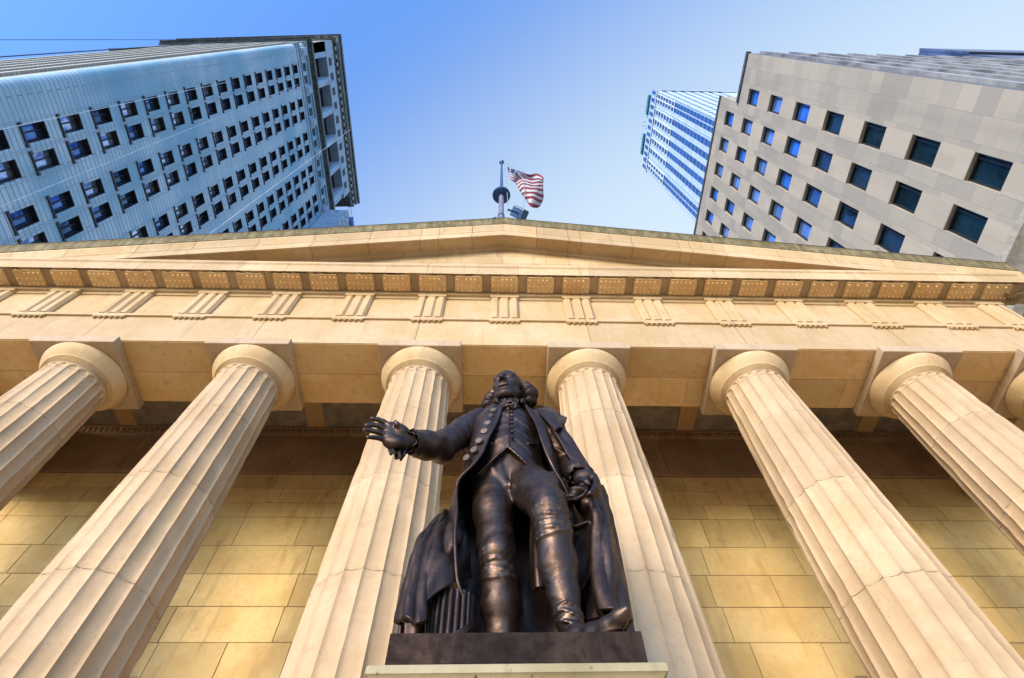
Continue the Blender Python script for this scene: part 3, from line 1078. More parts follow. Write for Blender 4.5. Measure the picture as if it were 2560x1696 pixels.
for y, w in bands:
    z = 60.0
    while z < 211:
        m.box(X - 0.03, X + 0.1, y - w / 2, y + w / 2, z + 1.3, z + 3.6)
        ms.box(X - 0.02, X + 0.1, y - w / 2, y + w / 2, z + 0.06, z + 1.24)
        z += 3.7
    z = 211.5
    while z < 236:
        m.box(X - 0.03, X + 0.1, y - w / 2 + .1, y + w / 2 - .1, z + .4, z + 3.4)
        mf.box(X - 0.22, X + 0.1, y - w / 2 - .2, y + w / 2 + .2, z - .35, z + .35)
        mf.box(X - 0.22, X + 0.1, y - w / 2 - .25, y - w / 2 + .05, z + .35, z + 3.6)
        z += 4.0
    mf.box(X - 0.2, X + 0.1, y - w / 2 - .2, y + w / 2 + .2, z - .35, z + .1)
# the grazing front of the tower
for i in range(7):
    x = X + 2.2 + 3.6 * i
    z = 60.0
    while z < 236:
        m.box(x - 0.8, x + 0.8, Y0 - 0.03, Y0 + .1, z + 1.2, z + 3.5); z += 3.7
m.split('strip_window', M_fg, FT)
ms.split('spandrel', M_fs, FT)
mf.split('window_surround', plain('white window surround', (0.55, 0.62, 0.68), 0.6), FT)
m = MB()
m.box(X - 0.35, X + 30.3, Y0 - .35, Y1 + .35, 237.5, 238.6)
m.box(X - 0.2, X + 1, Y0 - .2, Y0 + .2, 100, 240); 
for y in (22.0, 40.8):
    m.box(X - 0.16, X + .1, y - 0.12, y + 0.12, 100, 238)
m.split('string_course', M_ft, FT)
m = MB(); mc = MB()
y = Y0 + 0.6
while y < Y1 - 1:
    m.box(X - 0.05, X + 0.4, y, y + 1.2, 240.4, 246.0)
    y += 2.6
for y in list(np.linspace(19.5, 26.5, 12)) + list(np.linspace(34.5, 42.5, 14)):
    mc.box(X - 0.5, X + 0.6, y - .18, y + .18, 248.5, 251.3)
m.split('crown_window', M_fg, FT)
mc.split('copper_cresting', M_cu, FT)
m = MB()
for y in (24, 29.5, 31, 36, 40):
    m.tube([(X - 0.3, y, 248), (X - 1.4, y + .3, 250)], 0.10, 6)
m.split('crown_rail', M_cu, FT)

# ---- flagpole on the roof
PX, PY = -0.10, 2.2
FP = empty('flagpole', (PX, PY, 19.3))
tag(FP, 'dark blue steel flagpole standing on the roof peak, with a round disc halfway up', 'flagpole')
M_pole = plain('blue painted steel', (0.045, 0.10, 0.22), 0.35, 0.3, var=0.2)
M_pole2 = plain('grey painted steel', (0.22, 0.20, 0.26), 0.4, 0.3)
def lb(nm, m, mat, par=FP, sm=45):
    o = m.build(nm, mat, par, smooth=sm); return o
ZT, ZD = 40.9, 32.6
m = MB(); m.lathe([(0.13, 0), (0.13, 10.0), (0.105, 14.0), (0.06, ZT - 19.3)], n=20); lb('pole', m, M_pole)
m = MB(); m.lathe([(0.14, 0), (0.14, 12.9), (0.135, 13.0)], n=20); lb('sleeve', m, M_pole2)
m = MB()
m.lathe([(0.005, ZT - 19.6)] + [(0.17 * math.sin(PI * k / 12), ZT - 19.3 - 0.17 * math.cos(PI * k / 12)) for k in range(1, 12)] + [(0.005, ZT - 19.0)], n=20)
lb('finial', m, M_pole)
m = MB(); m.lathe([(0.1, ZD - 19.3 + .02), (0.47, ZD - 19.3 - 0.02), (0.50, ZD - 19.3 + 0.06), (0.47, ZD - 19.3 + .15), (.2, ZD - 19.3 + .25)], n=40); lb('disc', m, M_pole)
for sx in (-1, 1):
    m = MB(); m.tube([(sx * 0.25, 0, 9.3), (sx * 1.1, 0.0, 8.3), (sx * 2.4, .1, 5.6)], 0.05, 8); lb('brace', m, M_pole)
m = MB(); m.lathe([(0.17, 9.5), (0.17, 9.62)], n=20); lb('collar', m, M_pole)
# halyard
m = MB()
m.tube([(0.18, -.05, 21.3), (0.8, -.3, 18.7), (1.25, -.4, 15.5), (1.3, -.35, 13), (1.05, -.2, 9.9)], 0.022, 6)
m.tube([(0.14, -.05, 21.2), (0.30, -.2, 15), (0.35, -.2, 9.6)], 0.018, 6)
lb('halyard', m, plain('rope', (0.25, 0.28, 0.3), 0.8))
FL_ = empty('floodlight', (0.78, 1.9, 28.35))
tag(FL_, 'dark boxy floodlight tilted beside the foot of the flagpole', 'floodlight')
m = MB(); m.box(-.36, .36, -.26, .26, -.22, .22)
o = m.build('housing', M_pole, FL_, bevel=.03)
m = MB(); m.box(-.32, .32, -.29, -.262, -.18, .18); m.build('lens', glass('lamp glass', (.2, .22, .25)), FL_)
m = MB(); m.tube([(0, 0, -.22), (0, .05, -.9)], .05, 8); m.build('bracket', M_pole, FL_)
FL_.rotation_euler = (R(-20), R(45), R(10))

# ---- overhead cables
M_cab = plain('black cable', (0.02, 0.025, 0.04), 0.6)
M_cabl = plain('pale cable', (0.45, 0.55, 0.7), 0.5)
def cable(pts, r, mat, lab):
    m = MB()
    a, b = Vector(pts[0]), Vector(pts[1])
    P = [a.lerp(b, t) - Vector((0, 0, 4 * pts[2] * t * (1 - t))) for t in np.linspace(0, 1, 25)]
    m.tube(P, r, 6)
    o = m.build('overhead_cable', mat, None, smooth=60)
    tag(o, lab, 'cable', 'cables strung past the tower')
cable(((-20, -4.56, 22.0), (-20, -4.30, 72), 0.0), 0.026, M_cab, 'dark cable running just above the front edge of the left tower')
cable(((-20, -5.18, 25.0), (-20, -4.35, 55), 0.0), 0.012, M_cab, 'faint thin cable crossing open sky highest in the upper left corner')
cable(((-20, -2.05, 22.0), (-20, -1.87, 46.6), 0.0), 0.014, M_cabl, 'pale cable crossing the uppermost row of windows on the left tower')
cable(((-20, 0.70, 22.0), (-20, -0.30, 62), 0.0), 0.014, M_cabl, 'pale cable running between the upper two pairs of window rows')
cable(((-20, 6.95, 33.0), (-20, 6.80, 80), 0.0), 0.016, M_cabl, 'pale cable crossing the tower windows lowest, just above the gable')

# ------------------------------------------------------------------ bronze statue
def surface_nets(D, org, h):
    """mesh of the zero level of a distance grid (negative inside)"""
    ins = D < 0
    nx, ny, nz = D.shape
    c = np.zeros((nx - 1, ny - 1, nz - 1), np.int8)
    for i in (0, 1):
        for j in (0, 1):
            for k in (0, 1):
                c += ins[i:nx - 1 + i, j:ny - 1 + j, k:nz - 1 + k]
    act = (c > 0) & (c < 8)
    I, J, K = np.nonzero(act)
    n = len(I)
    idx = np.full(act.shape, -1, np.int32); idx[I, J, K] = np.arange(n)
    acc = np.zeros((n, 3)); cnt = np.zeros(n)
    off = [(i, j, k) for i in (0, 1) for j in (0, 1) for k in (0, 1)]
    V = {o: D[I + o[0], J + o[1], K + o[2]] for o in off}
    for a in off:
        for ax in range(3):
            if a[ax]: continue
            b = list(a); b[ax] = 1; b = tuple(b)
            va, vb = V[a], V[b]
            m = (va < 0) != (vb < 0)
            t = np.where(m, va / np.where(m, va - vb, 1), 0)
            p = np.array(a, float)[None, :].repeat(n, 0); p[:, ax] += t
            acc += p * m[:, None]; cnt += m
    P = acc / cnt[:, None] + np.stack([I, J, K], 1)
    P = P * h + np.array(org)
    F = []
    for ax in range(3):
        o1, o2 = [q for q in range(3) if q != ax]
        s0 = [slice(1, -1)] * 3; s0[ax] = slice(0, -1)
        s1 = list(s0); s1[ax] = slice(1, None)
        A = ins[tuple(s0)]; B = ins[tuple(s1)]
        X = np.nonzero(A != B)
        if len(X[0]) == 0: continue
        base = [X[0] + (0 if ax == 0 else 1), X[1] + (0 if ax == 1 else 1), X[2] + (0 if ax == 2 else 1)]
        def cell(d1, d2):
            q = [b.copy() for b in base]
            q[o1] -= d1; q[o2] -= d2
            return idx[q[0], q[1], q[2]]
        f = np.stack([cell(1, 1), cell(0, 1), cell(0, 0), cell(1, 0)], 1)
        flip = A[X] if ax != 1 else ~A[X]
        f[~flip] = f[~flip][:, ::-1]
        F.append(f)
    return P, np.concatenate(F)

class SDF:
    def __init__(s, lo, hi, h):
        s.lo = np.array(lo, float); s.h = h
        s.n = np.ceil((np.array(hi) - s.lo) / h).astype(int) + 1
        s.D = np.full(s.n, 1.0, np.float32)
    def sub(s, lo, hi, pad):
        a = np.maximum(0, np.floor((np.array(lo) - pad - s.lo) / s.h).astype(int))
        b = np.minimum(s.n, np.ceil((np.array(hi) + pad - s.lo) / s.h).astype(int) + 1)
        sl = tuple(slice(i, j) for i, j in zip(a, b))
        g = np.meshgrid(*[(np.arange(i, j) * s.h + l).astype(np.float32) for i, j, l in zip(a, b, s.lo)], indexing='ij')
        return sl, g
    def comb(s, sl, d, k, op='add'):
        A = s.D[sl]
        if op == 'add':
            if k > 0:
                h = np.clip(0.5 + 0.5 * (A - d) / k, 0, 1)
                s.D[sl] = A * (1 - h) + d * h - k * h * (1 - h)
            else: s.D[sl] = np.minimum(A, d)
        else:
            if k > 0:
                h = np.clip(0.5 - 0.5 * (A + d) / k, 0, 1)
                s.D[sl] = A * (1 - h) - d * h + k * h * (1 - h)
            else: s.D[sl] = np.maximum(A, -d)
    def cone(s, a, b, ra, rb, k=0.04, op='add', disp=None, flat=None):
        a, b = np.array(a, float), np.array(b, float)
        r = max(ra, rb)
        sl, (x, y, z) = s.sub(np.minimum(a, b) - r, np.maximum(a, b) + r, k + 2.5 * s.h + 0.03)
        ab = b - a; L2 = max(1e-9, ab @ ab)
        t = np.clip(((x - a[0]) * ab[0] + (y - a[1]) * ab[1] + (z - a[2]) * ab[2]) / L2, 0, 1)
        d = np.sqrt((x - a[0] - t * ab[0]) ** 2 + (y - a[1] - t * ab[1]) ** 2 + (z - a[2] - t * ab[2]) ** 2) - (ra + (rb - ra) * t)
        if disp is not None: d = d - disp(x, y, z, t)
        s.comb(sl, d, k, op)
    def ell(s, c, r, k=0.04, op='add', rot=None, disp=None):
        c, r = np.array(c, float), np.array(r, float)
        m = r.max()
        sl, (x, y, z) = s.sub(c - m, c + m, k + 2.5 * s.h + 0.02)
        x, y, z = x - c[0], y - c[1], z - c[2]
        if rot is not None:
            Mr = np.array(rot.inverted())
            x, y, z = (Mr[0, 0] * x + Mr[0, 1] * y + Mr[0, 2] * z, Mr[1, 0] * x + Mr[1, 1] * y + Mr[1, 2] * z, Mr[2, 0] * x + Mr[2, 1] * y + Mr[2, 2] * z)
        k0 = np.sqrt((x / r[0]) ** 2 + (y / r[1]) ** 2 + (z / r[2]) ** 2)
        k1 = np.sqrt((x / r[0] ** 2) ** 2 + (y / r[1] ** 2) ** 2 + (z / r[2] ** 2) ** 2) + 1e-6
        d = k0 * (k0 - 1) / k1
        if disp is not None: d = d - disp(x, y, z)
        s.comb(sl, d, k, op)
    def chain(s, pts, k=0.03, **kw):
        for (a, ra), (b, rb) in zip(pts[:-1], pts[1:]): s.cone(a, b, ra, rb, k, **kw)
    def all(s, fn):
        g = np.meshgrid(*[(np.arange(n) * s.h + l).astype(np.float32) for n, l in zip(s.n, s.lo)], indexing='ij')
        s.D = fn(s.D, *g).astype(np.float32)
    def mesh(s):
        return surface_nets(s.D, s.lo, s.h)

def np_obj(name, P, F, mat, parent, smooth=180, relax=1):
    if relax:
        E = np.concatenate([F[:, [0, 1]], F[:, [1, 2]], F[:, [2, 3]], F[:, [3, 0]]])
        for _ in range(relax):
            acc = np.zeros_like(P); cnt = np.zeros(len(P))
            for a, b in ((0, 1), (1, 0)):
                for c in range(3): acc[:, c] += np.bincount(E[:, a], P[E[:, b], c], len(P))
                cnt += np.bincount(E[:, a], minlength=len(P))
            P = P * 0.4 + 0.6 * acc / np.maximum(cnt, 1)[:, None]
    me = bpy.data.meshes.new(name)
    me.vertices.add(len(P)); me.vertices.foreach_set('co', P.astype(np.float32).ravel())
    me.loops.add(F.size); me.loops.foreach_set('vertex_index', F.astype(np.int32).ravel())
    me.polygons.add(len(F)); me.polygons.foreach_set('loop_start', np.arange(0, F.size, F.shape[1], dtype=np.int32))
    me.update(calc_edges=True)
    me.materials.append(mat)
    me.polygons.foreach_set('use_smooth', [True] * len(me.polygons))
    o = bpy.data.objects.new(name, me); COL.objects.link(o)
    if parent: o.parent = parent
    return o

def cr(P, n):
    """Catmull-Rom through the rows of P, n samples (by chord length)"""
    P = np.array(P, float)
    d = np.r_[0, np.cumsum(np.sqrt(((P[1:] - P[:-1]) ** 2).sum(1)))]
    d /= d[-1]
    t = np.linspace(0, 1, n)
    Q = np.vstack([2 * P[0] - P[1], P, 2 * P[-1] - P[-2]])
    out = []
    for x in t:
        i = min(len(P) - 2, max(0, np.searchsorted(d, x, side='right') - 1))
        u = (x - d[i]) / max(1e-9, d[i + 1] - d[i])
        p0, p1, p2, p3 = Q[i], Q[i + 1], Q[i + 2], Q[i + 3]
        out.append(0.5 * (2 * p1 + (p2 - p0) * u + (2 * p0 - 5 * p1 + 4 * p2 - p3) * u * u + (3 * p1 - p0 - 3 * p2 + p3) * u ** 3))
    return np.array(out)

def sheet_mesh(guides, nu, nv, fold=None, th=0.022, edge=0.0):
    """cloth: guides are curves down the cloth, side by side; fold(u, v) pushes it along its normal"""
    G = np.array([cr(g, nv) for g in guides])            # guides x nv x 3
    S_ = np.array([cr(G[:, j], nu) for j in range(nv)])   # nv x nu x 3
    S_ = S_.transpose(1, 0, 2)                            # nu x nv x 3
    du = np.gradient(S_, axis=0); dv = np.gradient(S_, axis=1)
    N = np.cross(du, dv); N /= np.linalg.norm(N, axis=2, keepdims=True) + 1e-9
    if fold is not None:
        U, V = np.meshgrid(np.linspace(0, 1, nu), np.linspace(0, 1, nv), indexing='ij')
        S_ = S_ + N * fold(U, V)[:, :, None]
        du = np.gradient(S_, axis=0); dv = np.gradient(S_, axis=1)
        N = np.cross(du, dv); N /= np.linalg.norm(N, axis=2, keepdims=True) + 1e-9
    A = S_ + N * th / 2; B = S_ - N * th / 2
    P = np.concatenate([A.reshape(-1, 3), B.reshape(-1, 3)])
    ix = np.arange(nu * nv).reshape(nu, nv)
    q = np.stack([ix[:-1, :-1], ix[1:, :-1], ix[1:, 1:], ix[:-1, 1:]], -1).reshape(-1, 4)
    m = nu * nv
    F = [q, q[:, ::-1] + m]
    def rim(line, flip):
        a, b = line[:-1], line[1:]
        f = np.stack([a, b, b + m, a + m], 1)
        F.append(f[:, ::-1] if flip else f)
    rim(ix[:, 0], True); rim(ix[:, -1], False); rim(ix[0, :], False); rim(ix[-1, :], True)
    return P, np.concatenate(F)

def join(parts):
    Ps, Fs, n = [], [], 0
    for P, F in parts:
        Ps.append(P); Fs.append(F + n); n += len(P)
    return np.concatenate(Ps), np.concatenate(Fs)

sin, cos, exp = np.sin, np.cos, np.exp
def g_(x, c, w): return np.exp(-((x - c) / w) ** 2)

# bronze
def bronze(name, base, alt, rough=(0.28, 0.48)):
    t = NT(name)
    p = t.pos()
    n1 = t.noise(p, 2.2, 5, 0.6); n2 = t.noise(p, 14, 5, 0.6); n3 = t.noise(p, 60, 3)
    c = t.mix(t.ramp(n1, 0.38, 0.60), base, alt)
    n5 = t.noise(t.map(p, (6.0, 6.0, 0.9)), 2.5, 5, 0.65)
    c = t.mix(t.ramp(n5, 0.48, 0.70, 0, 0.55), c, tuple(v * 0.35 for v in base))
    c = t.mix(t.ramp(n2, 0.45, 0.75, 0, 0.4), c, tuple(v * 0.45 for v in base))
    t.col(c)
    t.set('Metallic', 0.93)
    t.set('Roughness', t.ramp(t.math('ADD', t.math('MULTIPLY', n2, 0.6), t.math('MULTIPLY', n1, 0.4)), 0.35, 0.65, *rough))
    t.set('Specular IOR Level', 0.6)
    n4 = t.noise(t.map(p, (2.0, 2.0, 14.0)), 3.0, 4, 0.6)
    h = t.math('ADD', t.math('MULTIPLY', n2, 0.7), t.math('MULTIPLY', n3, 0.25))
    h = t.math('ADD', h, t.math('MULTIPLY', n4, 0.5))
    t.bump(h, 0.28, 0.012)
    return t.m
M_bz = bronze('bronze', (0.098, 0.066, 0.052), (0.056, 0.039, 0.034), (0.36, 0.58))
M_bzd = bronze('dark bronze', (0.060, 0.042, 0.036), (0.040, 0.028, 0.026), (0.35, 0.6))
M_bzb = bronze('rubbed bronze button', (0.17, 0.13, 0.10), (0.12, 0.09, 0.07), (0.5, 0.7))
M_pl = bronze('bronze plinth', (0.052, 0.033, 0.024), (0.032, 0.022, 0.019), (0.6, 0.85))

ZB = 3.775      # top of the bronze plinth
ST = empty('statue', (0.02, -2.1, ZB))
tag(ST, 'dark bronze statue of a man in a long coat, one arm held out', 'statue')
def sobj(name, PF, mat=M_bz, relax=0, parent=None, smooth=None):
    P, F = PF
    par = parent or ST
    base = np.array(ST.location) if par is ST else np.zeros(3)
    if par is not ST: base = np.array(ST.location)
    o = np_obj(name, P - base, F, mat, par, relax=relax)
    return o

# ---------------- body: torso, legs, shoes, arms' hands
B = SDF((-1.55, -3.2, 3.70), (1.0, -1.65, 7.45), 0.0105)
def wr(freq, amp, ph=0.0, tilt=0.0):
    return lambda x, y, z, t: amp * np.maximum(0, sin(freq * (z + tilt * x + 0.15 * sin(9 * x + ph)) + ph)) ** 2
# standing leg
legA = [((-0.175, -2.10, 5.88), .215), ((-0.160, -2.15, 5.50), .190), ((-0.13, -2.20, 5.12), .158), ((-0.115, -2.23, 4.93), .148),
        ((-0.10, -2.19, 4.74), .138), ((-0.08, -2.12, 4.52), .158), ((-0.07, -2.07, 4.30), .125), ((-0.06, -2.04, 4.02), .082)]
legB = [((0.20, -2.12, 5.88), .24), ((0.265, -2.44, 5.46), .208), ((0.305, -2.66, 5.12), .158), ((0.315, -2.70, 4.98), .146),
        ((0.335, -2.67, 4.80), .136), ((0.355, -2.60, 4.55), .150), ((0.38, -2.58, 4.30), .112), ((0.405, -2.585, 4.06), .088)]
B.chain(legA[:4], 0.06); B.chain(legA[3:], 0.05)
B.chain(legB[:4], 0.06); B.chain(legB[3:], 0.05)
# knee caps and calf muscle
B.ell((-0.115, -2.33, 4.96), (0.085, 0.06, 0.10), 0.06)
B.ell((0.31, -2.79, 5.05), (0.08, 0.06, 0.10), 0.06)
B.ell((0.41, -2.50, 4.58), (0.09, 0.12, 0.20), 0.08)
B.ell((-0.02, -2.05, 4.55), (0.10, 0.12, 0.20), 0.08)
# stocking tops rolled over the breeches below the knees, gathered folds
def gathers(chain, z0, n, dz, th, seed):
    zs = [c[0][2] for c in chain][::-1]
    f = lambda z, v: float(np.interp(z, zs, v[::-1]))
    X_, Y_, R_ = [c[0][0] for c in chain], [c[0][1] for c in chain], [c[1] for c in chain]
    for i in range(n):
        pts = []
        for q in range(19):
            a = 2 * PI * q / 18
            z = z0 - i * dz + 0.030 * cos(a + .9 * i + seed) + 0.010 * sin(3 * a + i * 2)
            r = f(z, R_) + 0.004
            pts.append(((f(z, X_) + r * cos(a), f(z, Y_) + r * sin(a), z), th * (0.55 + 0.45 * sin(a * 2 + i * 1.7 + seed) ** 2)))
        B.chain(pts, 0.012)
gathers(legA, 4.95, 6, 0.050, 0.019, 0.3)
gathers(legB, 4.97, 6, 0.048, 0.019, 1.4)
gathers(legB, 4.13, 3, 0.042, 0.012, 2.0)
# shoes
B.chain([((-0.06, -2.0, 3.86), .085), ((-0.07, -2.25, 3.86), .085), ((-0.09, -2.48, 3.83), .06)], 0.05)
B.chain([((0.395, -2.54, 3.90), .088), ((0.45, -2.64, 3.925), .085), ((0.53, -2.76, 3.875), .072), ((0.61, -2.87, 3.855), .062), ((0.675, -2.955, 3.868), .052), ((0.715, -3.005, 3.885), .030)], 0.04)
B.chain([((0.365, -2.50, 3.80), .05), ((0.38, -2.50, 3.95), .075)], 0.03)
B.ell((0.56, -2.79, 3.80), (0.075, 0.20, 0.022), 0.015, rot=Matrix.Rotation(R(38), 3, 'Z'))
# pelvis, belly, chest
B.ell((0.0, -2.06, 5.98), (0.39, 0.27, 0.26), 0.08)
B.ell((0.0, -2.12, 6.28), (0.32, 0.29, 0.34), 0.10)
B.ell((0.0, -2.08, 6.72), (0.38, 0.27, 0.40), 0.12)
B.cone((-0.34, -2.05, 6.98), (0.34, -2.05, 6.99), .15, .15, 0.12)
B.cone((0, -2.10, 7.05), (-0.01, -2.17, 7.32), .15, .125, 0.08)
# crotch folds radiating
for sgn, tx in ((-1, -0.30), (-1, -0.22), (-1, -.14), (1, 0.32), (1, 0.24), (1, .15)):
    a = (0.03 * sgn, -2.27, 5.73); b = (tx, -2.33 + .10 * (abs(tx) > .25), 5.83 + (0.06 + 0.18 * (0.34 - abs(tx)) / .2))
    B.cone(a, b, .020, .018, 0.05)
B.chain([((0.0, -2.405, 6.08), .007), ((0.0, -2.352, 5.93), .008), ((0.0, -2.30, 5.80), .010), ((0.0, -2.25, 5.72), .012)], 0.016, op='sub')
# crease lines across the thighs
for q in range(4):
    B.cone((0.12 + q * .02, -2.46 - q * .05, 5.62 - q * 0.085), (0.42, -2.52 - q * .04, 5.66 - q * 0.085), .010, .018, 0.03)
# neck cloth will cover the neck; right hand (held out, palm forward)
wrist = (-0.957, -2.800, 5.763)
palm = [(-1.027, -2.860, 5.776), (-1.089, -2.900, 5.769), (-1.145, -2.930, 5.757)]
pw = [(-1.016, -2.840, 5.698), (-1.079, -2.880, 5.666), (-1.135, -2.920, 5.667)]
B.cone((-0.931, -2.790, 5.767), wrist, .085, .075, 0.03)
def quadpalm(rows, k):
    for a, b, r in rows: B.cone(a, b, r, r, k)
quadpalm([((-0.996, -2.830, 5.813), (-0.994, -2.820, 5.688), .062), ((-1.052, -2.860, 5.863), (-1.044, -2.840, 5.664), .058),
          ((-1.102, -2.900, 5.848), (-1.094, -2.860, 5.648), .050), ((-1.144, -2.930, 5.818), (-1.140, -2.890, 5.653), .042)], 0.05)
B.ell((-1.027, -2.900, 5.796), (0.06, 0.05, 0.06), 0.04)
B.ell((-1.060, -2.880, 5.650), (0.07, 0.05, 0.06), 0.04)
# fingers: root, two joints, tip
for pts in ([((-1.146, -2.930, 5.827), .032), ((-1.204, -2.960, 5.855), .027), ((-1.252, -2.980, 5.859), .024), ((-1.303, -3.000, 5.847), .022)],
            [((-1.157, -2.930, 5.765), .030), ((-1.221, -2.970, 5.775), .027), ((-1.280, -3.000, 5.757), .024), ((-1.324, -3.020, 5.719), .023)],
            [((-1.159, -2.920, 5.709), .030), ((-1.224, -2.960, 5.701), .027), ((-1.282, -2.990, 5.684), .024), ((-1.327, -3.020, 5.656), .023)],
            [((-1.151, -2.900, 5.658), .027), ((-1.197, -2.940, 5.637), .023), ((-1.243, -2.970, 5.612), .021), ((-1.285, -3.000, 5.578), .020)],
            [((-1.010, -2.860, 5.811), .040), ((-1.042, -2.930, 5.802), .034), ((-1.065, -2.970, 5.804), .027), ((-1.082, -2.990, 5.822), .017)]):
    B.chain(pts, 0.012)
# left hand holding the gathered cloth
B.cone((0.650, -2.460, 5.716), (0.674, -2.500, 5.609), .075, .07, 0.03)
B.chain([((0.670, -2.520, 5.588), .062), ((0.724, -2.540, 5.583), .062), ((0.772, -2.540, 5.568), .055)], 0.04)
B.chain([((0.668, -2.520, 5.525), .055), ((0.692, -2.520, 5.588), .06)], 0.04)
for pts in ([((0.783, -2.550, 5.573), .036), ((0.789, -2.600, 5.458), .032), ((0.752, -2.640, 5.335), .028), ((0.696, -2.660, 5.249), .024), ((0.671, -2.640, 5.243), .019)],
            [((0.803, -2.520, 5.573), .034), ((0.806, -2.560, 5.454), .030), ((0.772, -2.600, 5.339), .027), ((0.727, -2.600, 5.281), .020)],
            [((0.805, -2.480, 5.600), .032), ((0.819, -2.500, 5.478), .028), ((0.780, -2.540, 5.355), .024), ((0.744, -2.540, 5.311), .019)],
            [((0.801, -2.440, 5.625), .028), ((0.814, -2.450, 5.491), .024), ((0.781, -2.470, 5.388), .018)],
            [((0.648, -2.550, 5.517), .038), ((0.671, -2.600, 5.473), .034), ((0.689, -2.630, 5.419), .029), ((0.705, -2.640, 5.386), .020)]):
    B.chain(pts, 0.012)
bodyPF = B.mesh()
bp_, bf_ = bodyPF
def crease(P, chain):
    """stocking and breeches creases: push the skin out along the radius of the limb"""
    zs = np.array([c[0][2] for c in chain])[::-1]; xs = np.array([c[0][0] for c in chain])[::-1]; ys = np.array([c[0][1] for c in chain])[::-1]
    x0, y0 = np.interp(P[:, 2], zs, xs), np.interp(P[:, 2], zs, ys)
    dx, dy = P[:, 0] - x0, P[:, 1] - y0
    r = np.sqrt(dx * dx + dy * dy) + 1e-6
    a = np.arctan2(dy, dx); z = P[:, 2]
    m = (r < 0.30) & (z > 3.98) & (z < 5.75)
    w1 = 0.0060 * g_(z, 4.10, .10) + 0.0015 * g_(z, 4.55, .28) + 0.005 * g_(z, 5.15, .12) + 0.0018
    f = np.maximum(0, sin(74 * z + 5 * sin(2 * a) + 3 * sin(a * 3 + 9 * z))) ** 1.5 + 0.8 * np.maximum(0, sin(41 * z - 4 * sin(a + 1) + 2.5 * sin(7 * z + 2 * a)))
    ff = w1 * f * (0.5 + 0.5 * sin(a * 2 + 3 * z)) * m
    P[:, 0] += ff * dx / r; P[:, 1] += ff * dy / r
sideA = bp_[:, 0] < 0.06
q_ = bp_[sideA]; crease(q_, legA); bp_[sideA] = q_
q_ = bp_[~sideA]; crease(q_, legB); bp_[~sideA] = q_
bodyPF = (bp_, bf_)
del B

# ---------------- head
HC = np.array((0.0, -2.225, 7.435))
Hd = SDF((-0.30, -0.36, -0.42), (0.30, 0.32, 0.34), 0.0058)
Hd.ell((0, 0.03, 0.07), (.180, .225, .200), 0.0)
Hd.ell((0, -0.05, -0.07), (.150, .165, .205), 0.08)
Hd.ell((0, -0.085, 0.105), (.140, .115, .125), 0.05)
for s in (-1, 1):
    Hd.cone((s * .128, .01, -.14), (s * .060, -.145, -.235), .058, .052, 0.05)
    Hd.ell((s * .098, -.135, -.03), (.052, .05, .05), 0.04)
    Hd.cone((s * .02, -.204, .070), (s * .115, -.172, .076), .024, .018, 0.022)
    Hd.ell((s * .185, .03, -.02), (.022, .042, .062), 0.012, rot=Matrix.Rotation(R(-12), 3, 'X'))
Hd.ell((0, -.165, -.245), (.066, .055, .052), 0.04)
Hd.ell((0, -.06, -.245), (.105, .12, .05), 0.05)
Hd.ell((0, -.145, -.125), (.080, .075, .075), 0.04)
Hd.cone((0, .02, -.18), (0, .04, -.40), .125, .13, 0.05)
Hd.cone((0, -.205, .060), (0, -.270, -.045), .020, .030, 0.018)
Hd.cone((0, -.262, -.045), (0, -.22, -.066), .026, .016, 0.012)
for s in (-1, 1):
    Hd.ell((s * .030, -.230, -.056), (.022, .026, .019), 0.012)
for s in (-1, 1):
    Hd.ell((s * .068, -.222, .028), (.048, .040, .030), 0.020, 'sub')
    Hd.ell((s * .066, -.170, .030), (.033, .034, .031), 0.004)
    pts = []
    for q in range(7):
        a = PI * q / 6
        pts.append(((s * .066 + .037 * cos(a), -.190 + .012 * abs(cos(a)), .034 + .020 * sin(a)), .008))
    Hd.chain(pts, 0.006)
    pts = []
    for q in range(7):
        a = PI * q / 6
        pts.append(((s * .066 + .036 * cos(a), -.186 + .012 * abs(cos(a)), .026 - .014 * sin(a)), .007))
    Hd.chain(pts, 0.006)
    Hd.ell((s * .068, -.206, .028), (.008, .01, .009), 0.003, 'sub')
    Hd.ell((s * .017, -.243, -.080), (.011, .016, .012), 0.004, 'sub')
    # lines from the nose to the corners of the mouth
    Hd.cone((s * .052, -.215, -.065), (s * .078, -.195, -.125), .007, .005, 0.012, 'sub')
pu = [((x, -.222 + 1.9 * x * x, -.128 - .25 * abs(x) + (0.004 if abs(x) > .01 else 0)), .012) for x in np.linspace(-.052, .052, 9)]
Hd.chain(pu, 0.010)
pl = [((x, -.219 + 2.2 * x * x, -.156 + .2 * abs(x)), .0135) for x in np.linspace(-.044, .044, 9)]
Hd.chain(pl, 0.012)
Hd.chain([((x, -.236 + 1.9 * x * x, -.1415 - .1 * abs(x)), .0045) for x in np.linspace(-.060, .060, 11)], 0.006, op='sub')
Hd.cone((-.03, -.225, -.185), (.03, -.225, -.185), .012, .012, 0.02, 'sub')
headP, headF = Hd.mesh()
del Hd
HR = Matrix.Rotation(R(-19), 3, 'Z') @ Matrix.Rotation(R(3), 3, 'X')
HRn = np.array(HR) * 1.02
headP = headP @ HRn.T + HC
P, F = join([bodyPF, (headP, headF)])
body = sobj('body', (P, F), relax=1)

